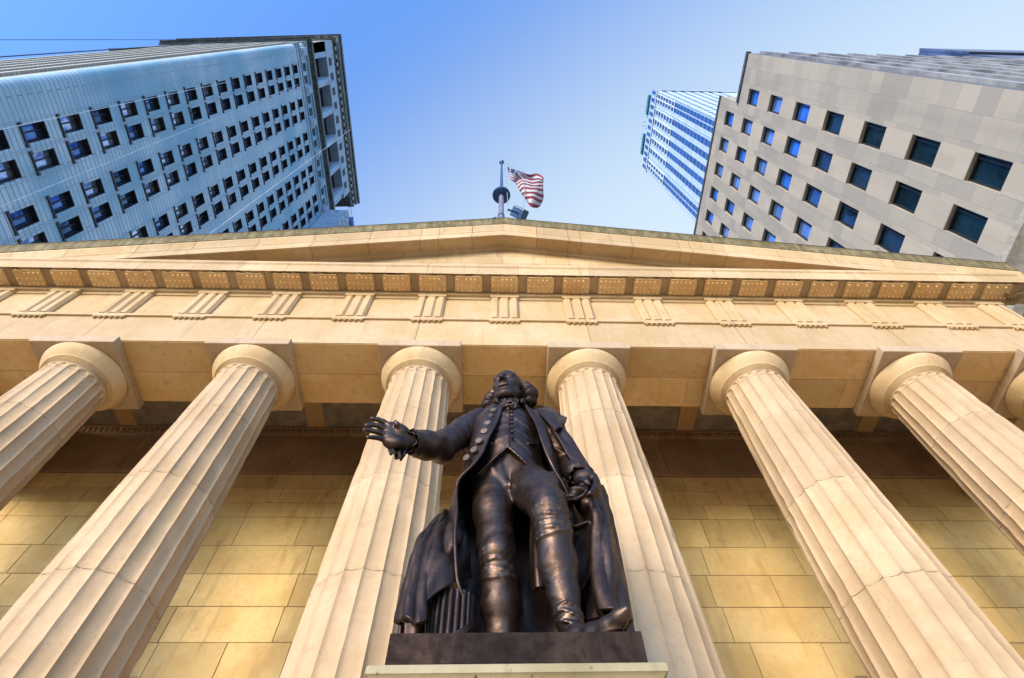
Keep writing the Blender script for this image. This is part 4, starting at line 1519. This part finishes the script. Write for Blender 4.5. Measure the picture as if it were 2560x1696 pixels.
# ---------------- hair: swept back, gathered into curls over the ears
Hh = SDF((-0.42, -0.24, -0.36), (0.42, 0.42, 0.36), 0.0075)
def curl(x, y, z):
    return 0.011 * sin(58 * z + 3 * sin(14 * y + 5 * x) + 12 * np.abs(x)) + 0.004 * sin(38 * y + 3 * sin(21 * z))
def swept(x, y, z):
    return 0.006 * sin(70 * x + 12 * z + 4 * sin(9 * y)) + 0.004 * sin(30 * x - 40 * z)
Hh.ell((0, 0.075, 0.095), (.192, .215, .195), 0.0, disp=swept)
for s in (-1, 1):
    for (x, y, z, a, b, c) in ((.215, .03, .02, .06, .07, .07), (.245, .02, -.07, .075, .085, .075), (.27, .03, -.15, .085, .09, .075), (.25, .06, -.235, .075, .08, .06), (.19, .10, -.10, .07, .10, .14), (.30, .06, -.10, .05, .07, .06)):
        Hh.ell((s * x, y, z), (a, b, c), 0.02, disp=curl)
Hh.ell((0, .20, -.12), (.17, .12, .18), 0.05, disp=swept)
# scallop back from the face
Hh.ell((0, -0.30, -0.02), (.200, .235, .40), 0.02, 'sub')
hp, hf = Hh.mesh(); del Hh
sobj('hair', (hp @ HRn.T + HC, hf), M_bzd, relax=1)

# ---------------- lace at the throat
rs = random.Random(4)
L = SDF((-0.24, -2.62, 6.82), (0.26, -2.1, 7.30), 0.007)
L.cone((-.01, -2.13, 7.02), (-.01, -2.165, 7.11), .160, .148, 0.0, disp=lambda x, y, z, t: 0.008 * sin(70 * z + 8 * x))
for q in range(54):
    a = rs.uniform(-.85, .85); b = rs.random()
    c0_ = (0.005 + a * 0.110 * (1 - 0.55 * b), -2.325 - 0.05 * (1 - a * a) - 0.05 * b + rs.uniform(-.012, .012), 7.045 - b * 0.20 + .02 * a)
    th0 = rs.uniform(0, 6.28)
    pts = [((c0_[0] + .032 * cos(th0 + u * 1.3) * (1 + .3 * u), c0_[1] + .015 * sin(u * 2 + q), c0_[2] + .028 * sin(th0 + u * 1.3)), .0085) for u in range(4)]
    L.chain(pts, 0.006)
sobj('neck_ruffle', L.mesh(), M_bz, relax=0); del L

# ---------------- waistcoat
Wc = SDF((-0.50, -2.60, 5.60), (0.50, -1.70, 7.15), 0.010)
def wf(x, y, z):
    return (0.010 * np.maximum(0, sin(30 * (z + 0.32 * x) + 3 * sin(5 * x))) ** 2 * g_(x, .14, .16) + 0.007 * np.maximum(0, sin(26 * (z - .4 * x))) ** 2 * g_(x, -.16, .14))
Wc.ell((0.0, -2.125, 6.25), (0.355, 0.325, 0.44), 0.0, disp=lambda x, y, z: wf(x, y, z))
Wc.ell((0.0, -2.10, 6.68), (0.385, 0.305, 0.44), 0.10, disp=lambda x, y, z: wf(x, y, z + .43))
Wc.ell((0.0, -2.085, 5.98), (0.415, 0.325, 0.34), 0.08)
def cutwc(D, x, y, z):
    zb = 6.10 - 0.0 * x
    front = 6.075 - 0.42 * np.abs(x + 0.02) + 0.0
    pt = 6.12 - 1.05 * np.abs(x + 0.02) + 0.25 * np.abs(x + .02) ** 2
    return np.maximum(D, pt - z)
Wc.all(cutwc)
Wc.chain([((-.012, -2.452, 6.13), .008), ((-.012, -2.458, 6.28), .008), ((-.008, -2.448, 6.45), .008), ((-.004, -2.425, 6.65), .008), ((0.0, -2.39, 6.85), .008), ((0.0, -2.33, 6.98), .008)], 0.006)
# hem welt and pocket flaps
for s in (-1, 1):
    Wc.chain([((s * x - .02, -2.437 + 0.10 * x + 0.9 * x * x, 6.125 - 1.05 * x + .25 * x * x), .010) for x in np.linspace(0, .30, 9)], 0.006)
    Wc.chain([((s * .20, -2.405, 6.22), .012), ((s * .25, -2.38, 6.25), .012), ((s * .30, -2.345, 6.27), .012)], 0.008)
wcp = Wc.mesh(); del Wc
wc = sobj('waistcoat', wcp, relax=1)
for q in range(9):
    z = 6.93 - q * 0.088
    y = -2.355 - 0.125 * math.sin(min(1, (6.98 - z) / .7) * 1.45)
    m = MB()
    x = 0.028
    c = Vector((x, y - .005, z)) - Vector(ST.location)
    m.lathe([(0.003, -0.012), (0.015, -0.010), (0.020, 0.0), (0.020, .012)], n=12)
    for i, v in enumerate(m.v):
        m.v[i] = (c.x + v[0], c.y + v[2], c.z + v[1])
    o = m.build('waistcoat_button', M_bzb if q in (3,) else M_bz, wc, smooth=50)

# ---------------- coat
def fl(U, V): return 0.004 * sin(26 * V + 5 * sin(7 * U)) + 0.004 * sin(14 * U + 9 * V)
cpl = []
# panel on the side of the outstretched arm: front edge, then round the side to the back
GL = [
 [(-0.060, -2.400, 6.870), (-0.125, -2.440, 6.543), (-0.203, -2.500, 6.208), (-0.269, -2.520, 5.945), (-0.361, -2.500, 5.785), (-0.493, -2.420, 5.666), (-0.505, -2.400, 5.514), (-0.474, -2.420, 5.234), (-0.443, -2.420, 4.865), (-0.410, -2.400, 4.581), (-0.346, -2.340, 4.441)],
 [(-.17,-2.30,7.06), (-.27,-2.40,6.74), (-.33,-2.44,6.42), (-.38,-2.42,6.14), (-.44,-2.36,5.88), (-.52,-2.28,5.66), (-.53,-2.26,5.42), (-.53,-2.25,5.1), (-.52,-2.25,4.80), (-.49,-2.22,4.56), (-.45,-2.15,4.35)],
 [(-.30,-2.12,7.12), (-.44,-2.14,6.8), (-.44,-2.14,6.42), (-.46,-2.10,6.14), (-.52,-2.06,5.90), (-.57,-2.02,5.66), (-.59,-2.0,5.42), (-.60,-1.98,5.1), (-.60,-1.96,4.80), (-.58,-1.94,4.56), (-.56,-1.92,4.35)],
 [(-.20,-1.92,7.12), (-.34,-1.86,6.8), (-.36,-1.86,6.42), (-.36,-1.84,6.14), (-.40,-1.80,5.90), (-.44,-1.78,5.66), (-.45,-1.76,5.42), (-.46,-1.74,5.1), (-.46,-1.73,4.80), (-.46,-1.72,4.56), (-.45,-1.72,4.30)],
 [(0,-1.88,7.12), (0,-1.80,6.8), (0,-1.80,6.42), (0,-1.78,6.14), (0,-1.76,5.90), (0,-1.74,5.66), (0,-1.73,5.42), (0,-1.72,5.1), (0,-1.71,4.80), (0,-1.70,4.56), (0,-1.70,4.30)]]
GL = [[tuple(p) for p in g] for g in GL]
def foldL(U, V):
    lo = np.clip((V - .55) / .3, 0, 1)
    return fl(U, V) + lo * 0.02 * sin(22 * U + 2 * V) + 0.008 * g_(V, .42, .08) * sin(30 * U)
cpl.append(sheet_mesh(GL, 70, 170, foldL, 0.026))
GR = [
 [(0.188, -2.380, 6.924), (0.273, -2.420, 6.575), (0.328, -2.460, 6.206), (0.384, -2.460, 5.933), (0.447, -2.440, 5.751), (0.508, -2.440, 5.591), (0.539, -2.450, 5.355), (0.530, -2.460, 5.069), (0.701, -2.480, 5.096), (0.672, -2.480, 4.820), (0.643, -2.480, 4.583)],
 [(.20,-2.28,7.06), (.33,-2.36,6.74), (.41,-2.38,6.42), (.46,-2.34,6.14), (.51,-2.28,5.88), (.56,-2.26,5.66), (.58,-2.26,5.42), (.56,-2.28,5.1), (.54,-2.30,4.86), (.52,-2.30,4.66), (.50,-2.32,4.46)],
 [(.30,-2.12,7.12), (.42,-2.14,6.8), (.46,-2.12,6.42), (.50,-2.06,6.14), (.54,-2.02,5.90), (.58,-2.0,5.66), (.60,-1.98,5.42), (.60,-1.98,5.1), (.60,-1.96,4.86), (.58,-1.96,4.66), (.56,-1.96,4.46)],
 [(.20,-1.92,7.12), (.34,-1.86,6.8), (.36,-1.86,6.42), (.38,-1.82,6.14), (.40,-1.80,5.90), (.42,-1.78,5.66), (.43,-1.76,5.42), (.44,-1.74,5.1), (.44,-1.73,4.86), (.44,-1.72,4.66), (.44,-1.72,4.46)],
 [(0,-1.87,7.12), (0,-1.79,6.8), (0,-1.79,6.42), (0,-1.77,6.14), (0,-1.75,5.90), (0,-1.73,5.66), (0,-1.72,5.42), (0,-1.71,5.1), (0,-1.70,4.80), (0,-1.69,4.56), (0,-1.69,4.30)]]
GR = [g[:] for g in GR][::-1]
def foldR(U, V):
    lo = np.clip((V - .5) / .3, 0, 1)
    return fl(U, V) + lo * 0.018 * sin(20 * U + 1.5 * V + 1) + 0.010 * g_(V, .35, .1) * sin(26 * U + 6 * V)
cpl.append(sheet_mesh(GR, 70, 170, foldR, 0.026))
# sleeves
Sv = SDF((-1.10, -2.98, 5.35), (0.95, -1.75, 7.30), 0.0115)
def slf(x, y, z, t):
    return 0.014 * np.maximum(0, sin(34 * (x * .8 + z * .5) + 3 * sin(9 * z) + 2 * y)) ** 3 * g_(t, .75, .5)
shA = (-0.335, -2.10, 6.97)
elA = (-0.702, -2.420, 6.137)
cuA = (-0.929, -2.770, 5.782)
Sv.chain([(shA, .165), ((-0.50, -2.20, 6.66), .162), (elA, .150)], 0.05, disp=slf)
Sv.chain([(elA, .150), ((-0.825, -2.620, 5.923), .140), (cuA, .115)], 0.05, disp=slf)
Sv.ell((-0.682, -2.400, 6.042), (.09, .09, .07), 0.08)
elB = (0.66, -2.02, 6.28)
cuB = (0.646, -2.430, 5.764)
Sv.chain([((0.335, -2.10, 6.98), .165), ((0.50, -2.08, 6.66), .16), (elB, .145)], 0.05, disp=slf)
Sv.chain([(elB, .145), (cuB, .105)], 0.05, disp=slf)
# cuffs cut square at the end: hollow the mouth of the sleeve
Sv.cone((-0.969, -2.820, 5.739), (-0.937, -2.785, 5.769), .125, .09, 0.0, 'sub')
cpl.append(tuple(Sv.mesh())); del Sv
# collar
def ring(pts, rad): return pts
Cl = SDF((-0.36, -2.56, 6.85), (0.36, -1.80, 7.38), 0.009)
for s in (-1, 1):
    ex = (0.0 if s < 0 else 0.015)
    pts = [(s * .035 + s * .10, -2.40, 6.98), (s * .165, -2.33, 7.08), (s * .20, -2.2, 7.16), (s * .18, -2.02, 7.20), (s * .08, -1.93, 7.22), (0, -1.91, 7.22)]
    for a, b in zip(pts[:-1], pts[1:]):
        for dz in (-.02, .01, .035):
            k_ = 1 + dz * 0.6
            Cl.cone((a[0] * k_ + ex, a[1], a[2] + dz), (b[0] * k_ + ex, b[1], b[2] + dz), .015, .015, 0.012)
cpl.append(tuple(Cl.mesh())); del Cl
coatPF = join(cpl)
coat = sobj('coat', coatPF, relax=0)
# big flat buttons down the front edge
for q, (p, nrm) in enumerate([((-0.180, -2.430, 6.753), (-.25, -.92, .1)), ((-0.211, -2.450, 6.622), (-.28, -.95, .0)), ((-0.237, -2.475, 6.460), (-.3, -.95, 0)), ((-0.267, -2.500, 6.292), (-.3, -.95, -.05)),
        ((-0.313, -2.515, 6.118), (-.35, -.93, -.1)), ((-0.358, -2.515, 5.979), (-.4, -.9, -.1)), ((-0.428, -2.500, 5.878), (-.45, -.88, -.1))]):
    m = MB(); m.lathe([(0.002, .016), (0.036, .015), (0.039, .011), (0.039, -.012)], n=22)
    Q = Vector(nrm).normalized().to_track_quat('Z', 'Y')
    c = Vector(p) - Vector(ST.location)
    m.v = [tuple(Q @ Vector(v) + c) for v in m.v]
    o = m.build('coat_button', M_bzb if q != 1 else M_bz, coat, smooth=50)

# wrist lace
cx = Vector((-0.951, -2.800, 5.760)); dr = (Vector(elA) - Vector(cuA)).normalized()
aa = dr.orthogonal().normalized(); bb = dr.cross(aa)
def frill(c, aa, bb, dr, r0, r1, d0, d1, n, k, ph=0.0, th=0.012, amp=0.022):
    A_ = np.linspace(0, 2 * PI, n); T_ = np.linspace(0, 1, 9)
    G = []
    for a in A_:
        row = []
        for t_ in T_:
            r = r0 + (r1 - r0) * t_ + amp * t_ * math.sin(k * a + ph)
            d = d0 + (d1 - d0) * t_ + amp * 0.8 * t_ * math.cos(k * a + ph + .6 * math.sin(3 * a))
            row.append(tuple(c + (aa * math.cos(a) + bb * math.sin(a)) * r + dr * d))
        G.append(row)
    G = np.array(G); nu, nv = G.shape[:2]
    du = np.gradient(G, axis=0); dv = np.gradient(G, axis=1)
    N = np.cross(du, dv); N /= np.linalg.norm(N, axis=2, keepdims=True) + 1e-9
    P = np.concatenate([(G + N * th / 2).reshape(-1, 3), (G - N * th / 2).reshape(-1, 3)])
    ix = np.arange(nu * nv).reshape(nu, nv)
    q = np.stack([ix[:-1, :-1], ix[1:, :-1], ix[1:, 1:], ix[:-1, 1:]], -1).reshape(-1, 4)
    m_ = nu * nv; l = ix[:, -1]
    return P, np.concatenate([q, q[:, ::-1] + m_, np.stack([l[:-1], l[1:], l[1:] + m_, l[:-1] + m_], 1)])
fr1 = frill(cx, aa, bb, dr, 0.080, 0.118, 0.045, -0.030, 150, 8, 0, 0.014, 0.013)
fr2 = frill(cx, aa, bb, dr, 0.072, 0.100, 0.015, -0.060, 150, 7, 1.3, 0.014, 0.012)
LP = sheet_mesh([[(-1.133, -2.860, 5.656), (-1.110, -2.860, 5.590), (-1.081, -2.860, 5.527)], [(-1.071, -2.840, 5.631), (-1.050, -2.840, 5.574), (-1.028, -2.840, 5.503)],
                 [(-1.022, -2.820, 5.655), (-1.005, -2.820, 5.582), (-0.995, -2.820, 5.487)], [(-0.964, -2.800, 5.696), (-0.957, -2.800, 5.646), (-0.963, -2.800, 5.581)]], 50, 24,
                lambda U, V: 0.020 * sin(19 * U + 2 * V) * (0.3 + V), 0.016)
lp2 = join([fr1, fr2, LP])
sobj('cuff_lace', lp2, M_bzd)
# small cuff frill at the other wrist
c2_ = Vector((0.654, -2.500, 5.633)); dr2 = (Vector(elB) - Vector(cuB)).normalized(); a2 = dr2.orthogonal().normalized(); b2 = dr2.cross(a2)
sobj('wrist_frill', frill(c2_, a2, b2, dr2, 0.070, 0.092, 0.03, -0.02, 130, 8, 0, 0.013, 0.010), M_bzd)

# ---------------- cloak over the far shoulder, falling to the plinth
GK = [
 [(0.332, -2.220, 7.049), (0.410, -2.320, 6.793), (0.489, -2.380, 6.463), (0.548, -2.400, 6.262), (0.601, -2.420, 6.052), (0.660, -2.460, 5.850), (0.723, -2.480, 5.711)],
 [(0.449, -2.100, 7.224), (0.595, -2.200, 6.953), (0.636, -2.220, 6.664), (0.674, -2.260, 6.411), (0.719, -2.300, 6.154), (0.762, -2.360, 5.944), (0.800, -2.400, 5.757)],
 [(.40,-1.95,7.16), (.60,-1.98,6.86), (.66,-1.95,6.55), (.70,-1.95,6.3), (.76,-1.98,6.05), (.82,-2.05,5.80), (.86,-2.12,5.60)],
 [(.20,-1.82,7.10), (.42,-1.78,6.86), (.50,-1.74,6.55), (.54,-1.72,6.3), (.58,-1.70,6.05), (.62,-1.70,5.80), (.66,-1.70,5.60)]]
def foldK(U, V):
    return 0.030 * sin(17 * U + 2.5 * V) * (0.35 + 0.65 * V) + 0.012 * sin(37 * U - 4 * V)
k1 = sheet_mesh(GK, 70, 90, foldK, 0.03)
# turned-back collar of the cloak
GC = [[(0.330, -2.240, 7.022), (0.406, -2.340, 6.745), (0.499, -2.400, 6.438)],
      [(0.476, -2.120, 7.202), (0.555, -2.280, 6.870), (0.608, -2.340, 6.598)],
      [(0.632, -2.020, 7.248), (0.682, -2.200, 6.909), (0.592, -2.300, 6.680)]]
k2 = sheet_mesh(GC, 34, 34, lambda U, V: 0.014 * sin(8 * U + 3 * V), 0.03)
# lower fall
GD = [
 [(0.547, -2.420, 5.413), (0.657, -2.360, 5.205), (0.630, -2.300, 4.904), (0.601, -2.300, 4.589), (0.598, -2.340, 4.244)],
 [(0.623, -2.500, 5.365), (0.736, -2.520, 5.132), (0.697, -2.520, 4.787), (0.663, -2.520, 4.481), (0.646, -2.520, 4.204)],
 [(0.709, -2.520, 5.375), (0.797, -2.500, 5.151), (0.783, -2.540, 4.770), (0.754, -2.560, 4.451), (0.719, -2.580, 4.168)],
 [(0.811, -2.440, 5.501), (0.868, -2.400, 5.170), (0.859, -2.420, 4.768), (0.846, -2.440, 4.417), (0.833, -2.460, 4.189)],
 [(0.907, -2.200, 5.793), (0.931, -2.150, 5.713), (0.935, -2.150, 5.201), (0.937, -2.150, 4.727), (0.902, -2.250, 4.236)],
 [(.62,-1.72,5.62), (.66,-1.72,5.2), (.70,-1.7,4.8), (.76,-1.7,4.3), (.80,-1.7,3.79)],
 [(.2,-1.62,5.62), (.2,-1.6,5.2), (.2,-1.6,4.8), (.22,-1.58,4.3), (.22,-1.58,3.79)]]
def foldD(U, V):
    return (0.026 * sin(44 * U + 1.2 * sin(4 * V)) + 0.016 * sin(83 * U + 4 * V + sin(6 * V))) * (0.4 + 0.6 * V) + 0.006 * sin(40 * V + 20 * U) * g_(V, .1, .2)
k3 = sheet_mesh(GD, 150, 130, foldD, 0.03)
cloak = sobj('cloak', join([k1, k2, k3]), M_bz)
# gathered roll of cloth in the hand
Rl = SDF((0.42, -2.80, 4.95), (0.98, -2.30, 5.62), 0.0095)
Rl.chain([((0.518, -2.500, 5.342), .050), ((0.587, -2.540, 5.361), .055), ((0.660, -2.560, 5.401), .050), ((0.711, -2.560, 5.416), .045)], 0.03, disp=lambda x, y, z, t: 0.012 * sin(60 * z + 30 * x))
Rl.chain([((0.504, -2.540, 5.281), .016), ((0.568, -2.600, 5.237), .018), ((0.644, -2.620, 5.267), .018), ((0.676, -2.630, 5.315), .016), ((0.683, -2.620, 5.369), .014)], 0.012)
sobj('cloth_roll', Rl.mesh(), M_bzd); del Rl

# ---------------- drapery over the bundle at the other side
def hang(lo, top): pass
GA = [
 [(-0.708, -1.950, 5.654), (-0.774, -2.000, 5.469), (-0.851, -2.080, 5.244), (-0.877, -2.120, 4.910), (-0.888, -2.160, 4.569), (-0.885, -2.200, 4.319)],
 [(-0.650, -2.100, 5.514), (-0.716, -2.200, 5.251), (-0.766, -2.280, 4.982), (-0.781, -2.340, 4.674), (-0.789, -2.400, 4.397), (-0.777, -2.440, 4.200)],
 [(-0.616, -2.160, 5.427), (-0.656, -2.260, 5.154), (-0.691, -2.340, 4.891), (-0.699, -2.400, 4.628), (-0.689, -2.460, 4.333), (-0.674, -2.500, 4.120)],
 [(-0.580, -2.140, 5.430), (-0.614, -2.220, 5.175), (-0.642, -2.280, 4.915), (-0.648, -2.320, 4.690), (-0.650, -2.360, 4.449), (-0.651, -2.360, 4.254)]]
def foldA(U, V): return (0.030 * sin(21 * U + .8 + .6 * V) + 0.010 * sin(45 * U)) * (0.3 + 0.7 * V) + 0.004 * sin(30 * V + 10 * U)
a1 = sheet_mesh(GA, 70, 110, foldA, 0.03)
GB = [
 [(-0.677, -2.120, 5.479), (-0.701, -2.260, 5.139), (-0.702, -2.360, 4.809), (-0.689, -2.420, 4.553), (-0.682, -2.460, 4.280)],
 [(-0.646, -2.060, 5.585), (-0.627, -2.300, 5.105), (-0.620, -2.420, 4.761), (-0.610, -2.440, 4.573), (-0.592, -2.440, 4.402)],
 [(-0.603, -2.020, 5.653), (-0.552, -2.280, 5.152), (-0.531, -2.400, 4.816), (-0.515, -2.420, 4.637), (-0.494, -2.400, 4.505)],
 [(-0.534, -2.000, 5.659), (-0.485, -2.220, 5.235), (-0.458, -2.300, 4.966), (-0.435, -2.320, 4.792), (-0.420, -2.300, 4.645)],
 [(-0.463, -1.960, 5.646), (-0.418, -2.100, 5.342), (-0.380, -2.140, 5.102), (-0.360, -2.140, 4.936), (-0.341, -2.120, 4.796)]]
def foldB(U, V):
    w = np.sqrt(((U - .62) / .26) ** 2 + ((V - .52) / .24) ** 2)
    sw = 0.045 * g_(w, 1.0, .28) * (V > .4) - 0.05 * np.exp(-(w / .75) ** 2)
    return sw + 0.018 * sin(13 * U + 5 * V) * (1 - V) + 0.006 * sin(25 * V + 11 * U)
b1 = sheet_mesh(GB, 70, 90, foldB, 0.03)
# back curtain between the figure and the hall
GE = [[(-.92,-1.86,4.55), (-.90,-1.86,4.2), (-.90,-1.88,3.79)], [(-.55,-1.74,5.35), (-.56,-1.70,4.6), (-.58,-1.7,3.79)], [(-.2,-1.66,5.3), (-.2,-1.62,4.6), (-.2,-1.62,3.79)],
      [(.1,-1.62,5.3), (.1,-1.6,4.6), (.1,-1.6,3.79)], [(.3,-1.62,5.3), (.3,-1.6,4.6), (.3,-1.6,3.79)]]
e1 = sheet_mesh(GE, 80, 40, lambda U, V: 0.035 * sin(34 * U), 0.03)
# fold hanging between the legs
GF = [[(0.210, -2.050, 5.567), (0.188, -2.050, 5.180), (0.183, -2.050, 4.930), (0.191, -2.050, 4.724)],
      [(0.271, -2.100, 5.570), (0.232, -2.160, 5.088), (0.229, -2.180, 4.828), (0.230, -2.180, 4.647)],
      [(0.365, -2.050, 5.618), (0.307, -2.100, 5.139), (0.301, -2.120, 4.876), (0.311, -2.120, 4.698)],
      [(0.468, -1.950, 5.714), (0.408, -1.950, 5.266), (0.400, -1.950, 5.009), (0.404, -1.950, 4.773)]]
f1 = sheet_mesh(GF, 40, 60, lambda U, V: 0.016 * sin(14 * U), 0.03)
sobj('drapery', join([a1, b1, e1, f1]), M_bz)

# ---------------- bound bundle of rods under the drapery
m = MB()
bx, by = -0.47, -2.24
for q in range(20):
    a = 2 * PI * q / 20
    x, y = bx + 0.165 * cos(a), by + 0.13 * sin(a)
    m.tube([(x, y, ZB), (x + .002, y, 4.2), (x, y, 4.5)], 0.024, 10)
m.lathe([(0.13, ZB), (0.13, 4.49)], bx, by, 20)
m.v = [tuple(Vector(v) - Vector(ST.location)) for v in m.v]
fr = m.build('rod_bundle', M_bzd, ST, smooth=60)
m = MB()
pts = []
for q in range(17):
    t = q / 16
    a = R(205) + R(130) * t
    pts.append((bx + 0.205 * cos(a), by + 0.17 * sin(a), ZB + 0.03 + 0.42 * t))
P_ = []
for q, p in enumerate(pts):
    P_ += [(p[0], p[1], p[2]), (p[0], p[1], p[2] + .06), (p[0] * 1.0, p[1] + .03, p[2] + .06), (p[0], p[1] + .03, p[2])]
fs = []
for q in range(16):
    for k in range(4):
        fs.append((q * 4 + k, q * 4 + (k + 1) % 4, q * 4 + 4 + (k + 1) % 4, q * 4 + 4 + k))
m.add([tuple(Vector(v) - Vector(ST.location)) for v in P_], fs)
m.build('strap', M_bz, fr, smooth=40)

# plinth of bronze
m = MB()
b_ = (-0.765, 0.805, -2.945, -1.30)
m.box(b_[0], b_[1], b_[2], b_[3], 3.575, ZB)
rot = Matrix.Rotation(R(-0.9), 4, 'Z')
def rotp(m):
    c = Vector((0.02, -2.1, 0))
    m.v = [tuple(rot @ (Vector(v) - c) + c) for v in m.v]
rotp(m)
m.v = [tuple(Vector(v) - Vector(ST.location)) for v in m.v]
m.build('plinth', M_pl, ST, bevel=0.006)

# ---------------- stone pedestal
PD = empty('stone_pedestal', (0.02, -2.1, 0))
tag(PD, 'weathered pale stone pedestal with a moulded cap under the bronze statue', 'pedestal')
def mold(name, prof, mat):
    """square moulding: profile (projection, z) round a rectangle"""
    m = MB()
    hx, hy = 0.77, 0.80
    vs = []
    for pr, z in prof:
        vs += [(-hx - pr, -hy - pr, z), (hx + pr, -hy - pr, z), (hx + pr, hy + pr, z), (-hx - pr, hy + pr, z)]
    fs = []
    for i in range(len(prof) - 1):
        for k in range(4):
            fs.append((i * 4 + k, i * 4 + (k + 1) % 4, i * 4 + 4 + (k + 1) % 4, i * 4 + 4 + k))
    fs.append((3, 2, 1, 0)); n = (len(prof) - 1) * 4; fs.append((n, n + 1, n + 2, n + 3))
    m.add(vs, fs)
    m.v = [tuple(rot @ Vector(v)) for v in m.v]
    return m.build(name, mat, PD, smooth=35)
mold('cap', [(-.02, 3.28), (0.0, 3.30), (0.0, 3.34), (0.02, 3.365), (0.02, 3.40), (0.03, 3.42), (0.05, 3.445), (0.085, 3.475), (0.095, 3.485), (0.105, 3.49), (0.105, 3.53), (0.095, 3.545), (0.04, 3.572)], M_cap2)
mold('shaft', [(-.06, 1.2), (-.06, 3.279)], M_cap2)
mold('base', [(.12, 0.0), (.12, .9), (.06, 1.0), (0.0, 1.1), (-.05, 1.199)], M_cap2)

# ---------------- flag
def flag_pts(*q): return list(q)
FLG = [
 [(0.243, 2.050, 38.993), (0.303, 2.000, 37.592), (0.367, 1.950, 36.269), (0.419, 1.900, 35.090)],
 [(0.513, 2.100, 38.857), (0.506, 1.950, 36.987), (0.514, 1.900, 35.690), (0.533, 1.850, 34.535)],
 [(0.923, 2.300, 39.203), (0.826, 2.200, 37.517), (0.739, 2.100, 36.083), (0.677, 2.000, 34.836)],
 [(1.334, 2.600, 39.846), (1.220, 2.600, 38.741), (1.099, 2.600, 37.926), (0.951, 2.500, 36.740)],
 [(1.720, 2.900, 40.548), (1.713, 3.100, 40.181), (1.582, 3.100, 38.864), (1.441, 3.000, 37.239)],
 [(2.317, 3.200, 42.191), (2.297, 3.400, 40.770), (2.064, 3.300, 37.830), (1.845, 3.200, 35.747)],
 [(2.646, 3.100, 41.202), (2.555, 3.100, 38.621), (2.358, 3.100, 35.965), (2.050, 3.000, 33.518)],
 [(2.613, 2.700, 38.774), (2.417, 2.600, 35.920), (2.282, 2.700, 33.982), (1.941, 2.700, 32.075)],
 [(2.206, 2.300, 36.941), (2.027, 2.100, 33.836), (1.899, 2.200, 32.042), (1.686, 2.300, 30.674)],
 [(1.578, 2.000, 35.812), (1.501, 1.900, 33.163), (1.462, 1.900, 31.057), (1.477, 2.100, 30.127)],
 [(1.155, 2.100, 36.343), (1.116, 2.000, 33.923), (1.186, 2.000, 31.876), (1.334, 2.100, 30.501)],
 [(0.680, 2.200, 35.741), (0.849, 2.200, 34.270), (1.067, 2.200, 32.659), (1.277, 2.200, 31.273)]]
nu, nv = 120, 60
P, F = sheet_mesh(FLG, nu, nv, lambda U, V: 0.035 * sin(26 * U + 5 * V) + 0.015 * sin(50 * U - 7 * V), 0.012)
t = NT('flag cloth')
fu, fv = t.attr('fu'), t.attr('fv')
st = t.math('GREATER_THAN', t.math('FRACT', t.math('MULTIPLY', fv, 6.5)), 0.5)
colr = t.mix(st, (0.15, 0.003, 0.012), (0.40, 0.385, 0.40))
can = t.math('MULTIPLY', t.math('LESS_THAN', fu, 0.12), t.math('LESS_THAN', fv, 0.5385))
sx = t.math('SUBTRACT', t.math('FRACT', t.math('MULTIPLY', fu, 24.0)), 0.5)
sy = t.math('SUBTRACT', t.math('FRACT', t.math('MULTIPLY', fv, 9.3)), 0.5)
dd = t.math('SQRT', t.math('ADD', t.math('MULTIPLY', sx, sx), t.math('MULTIPLY', sy, sy)))
star = t.math('LESS_THAN', dd, 0.15)
blue = t.mix(star, (0.010, 0.022, 0.09), (0.75, 0.75, 0.78))
t.col(t.mix(can, colr, blue)); t.set('Roughness', 0.85)
t.bump(t.noise(t.pos(), 9, 3), 0.2, 0.02)
FO = np_obj('flag', P - np.array(FLG[0][0]), F, t.m, None)
FO.location = FLG[0][0]
U, V = np.meshgrid(np.linspace(0, 1, nu), np.linspace(0, 1, nv), indexing='ij')
for nm, arr in (('fu', U), ('fv', V)):
    at = FO.data.attributes.new(nm, 'FLOAT', 'POINT')
    at.data.foreach_set('value', np.concatenate([arr.ravel(), arr.ravel()]).astype(np.float32))
tag(FO, 'twisted stars and stripes flag in red, white and blue blowing beside the flagpole', 'flag')
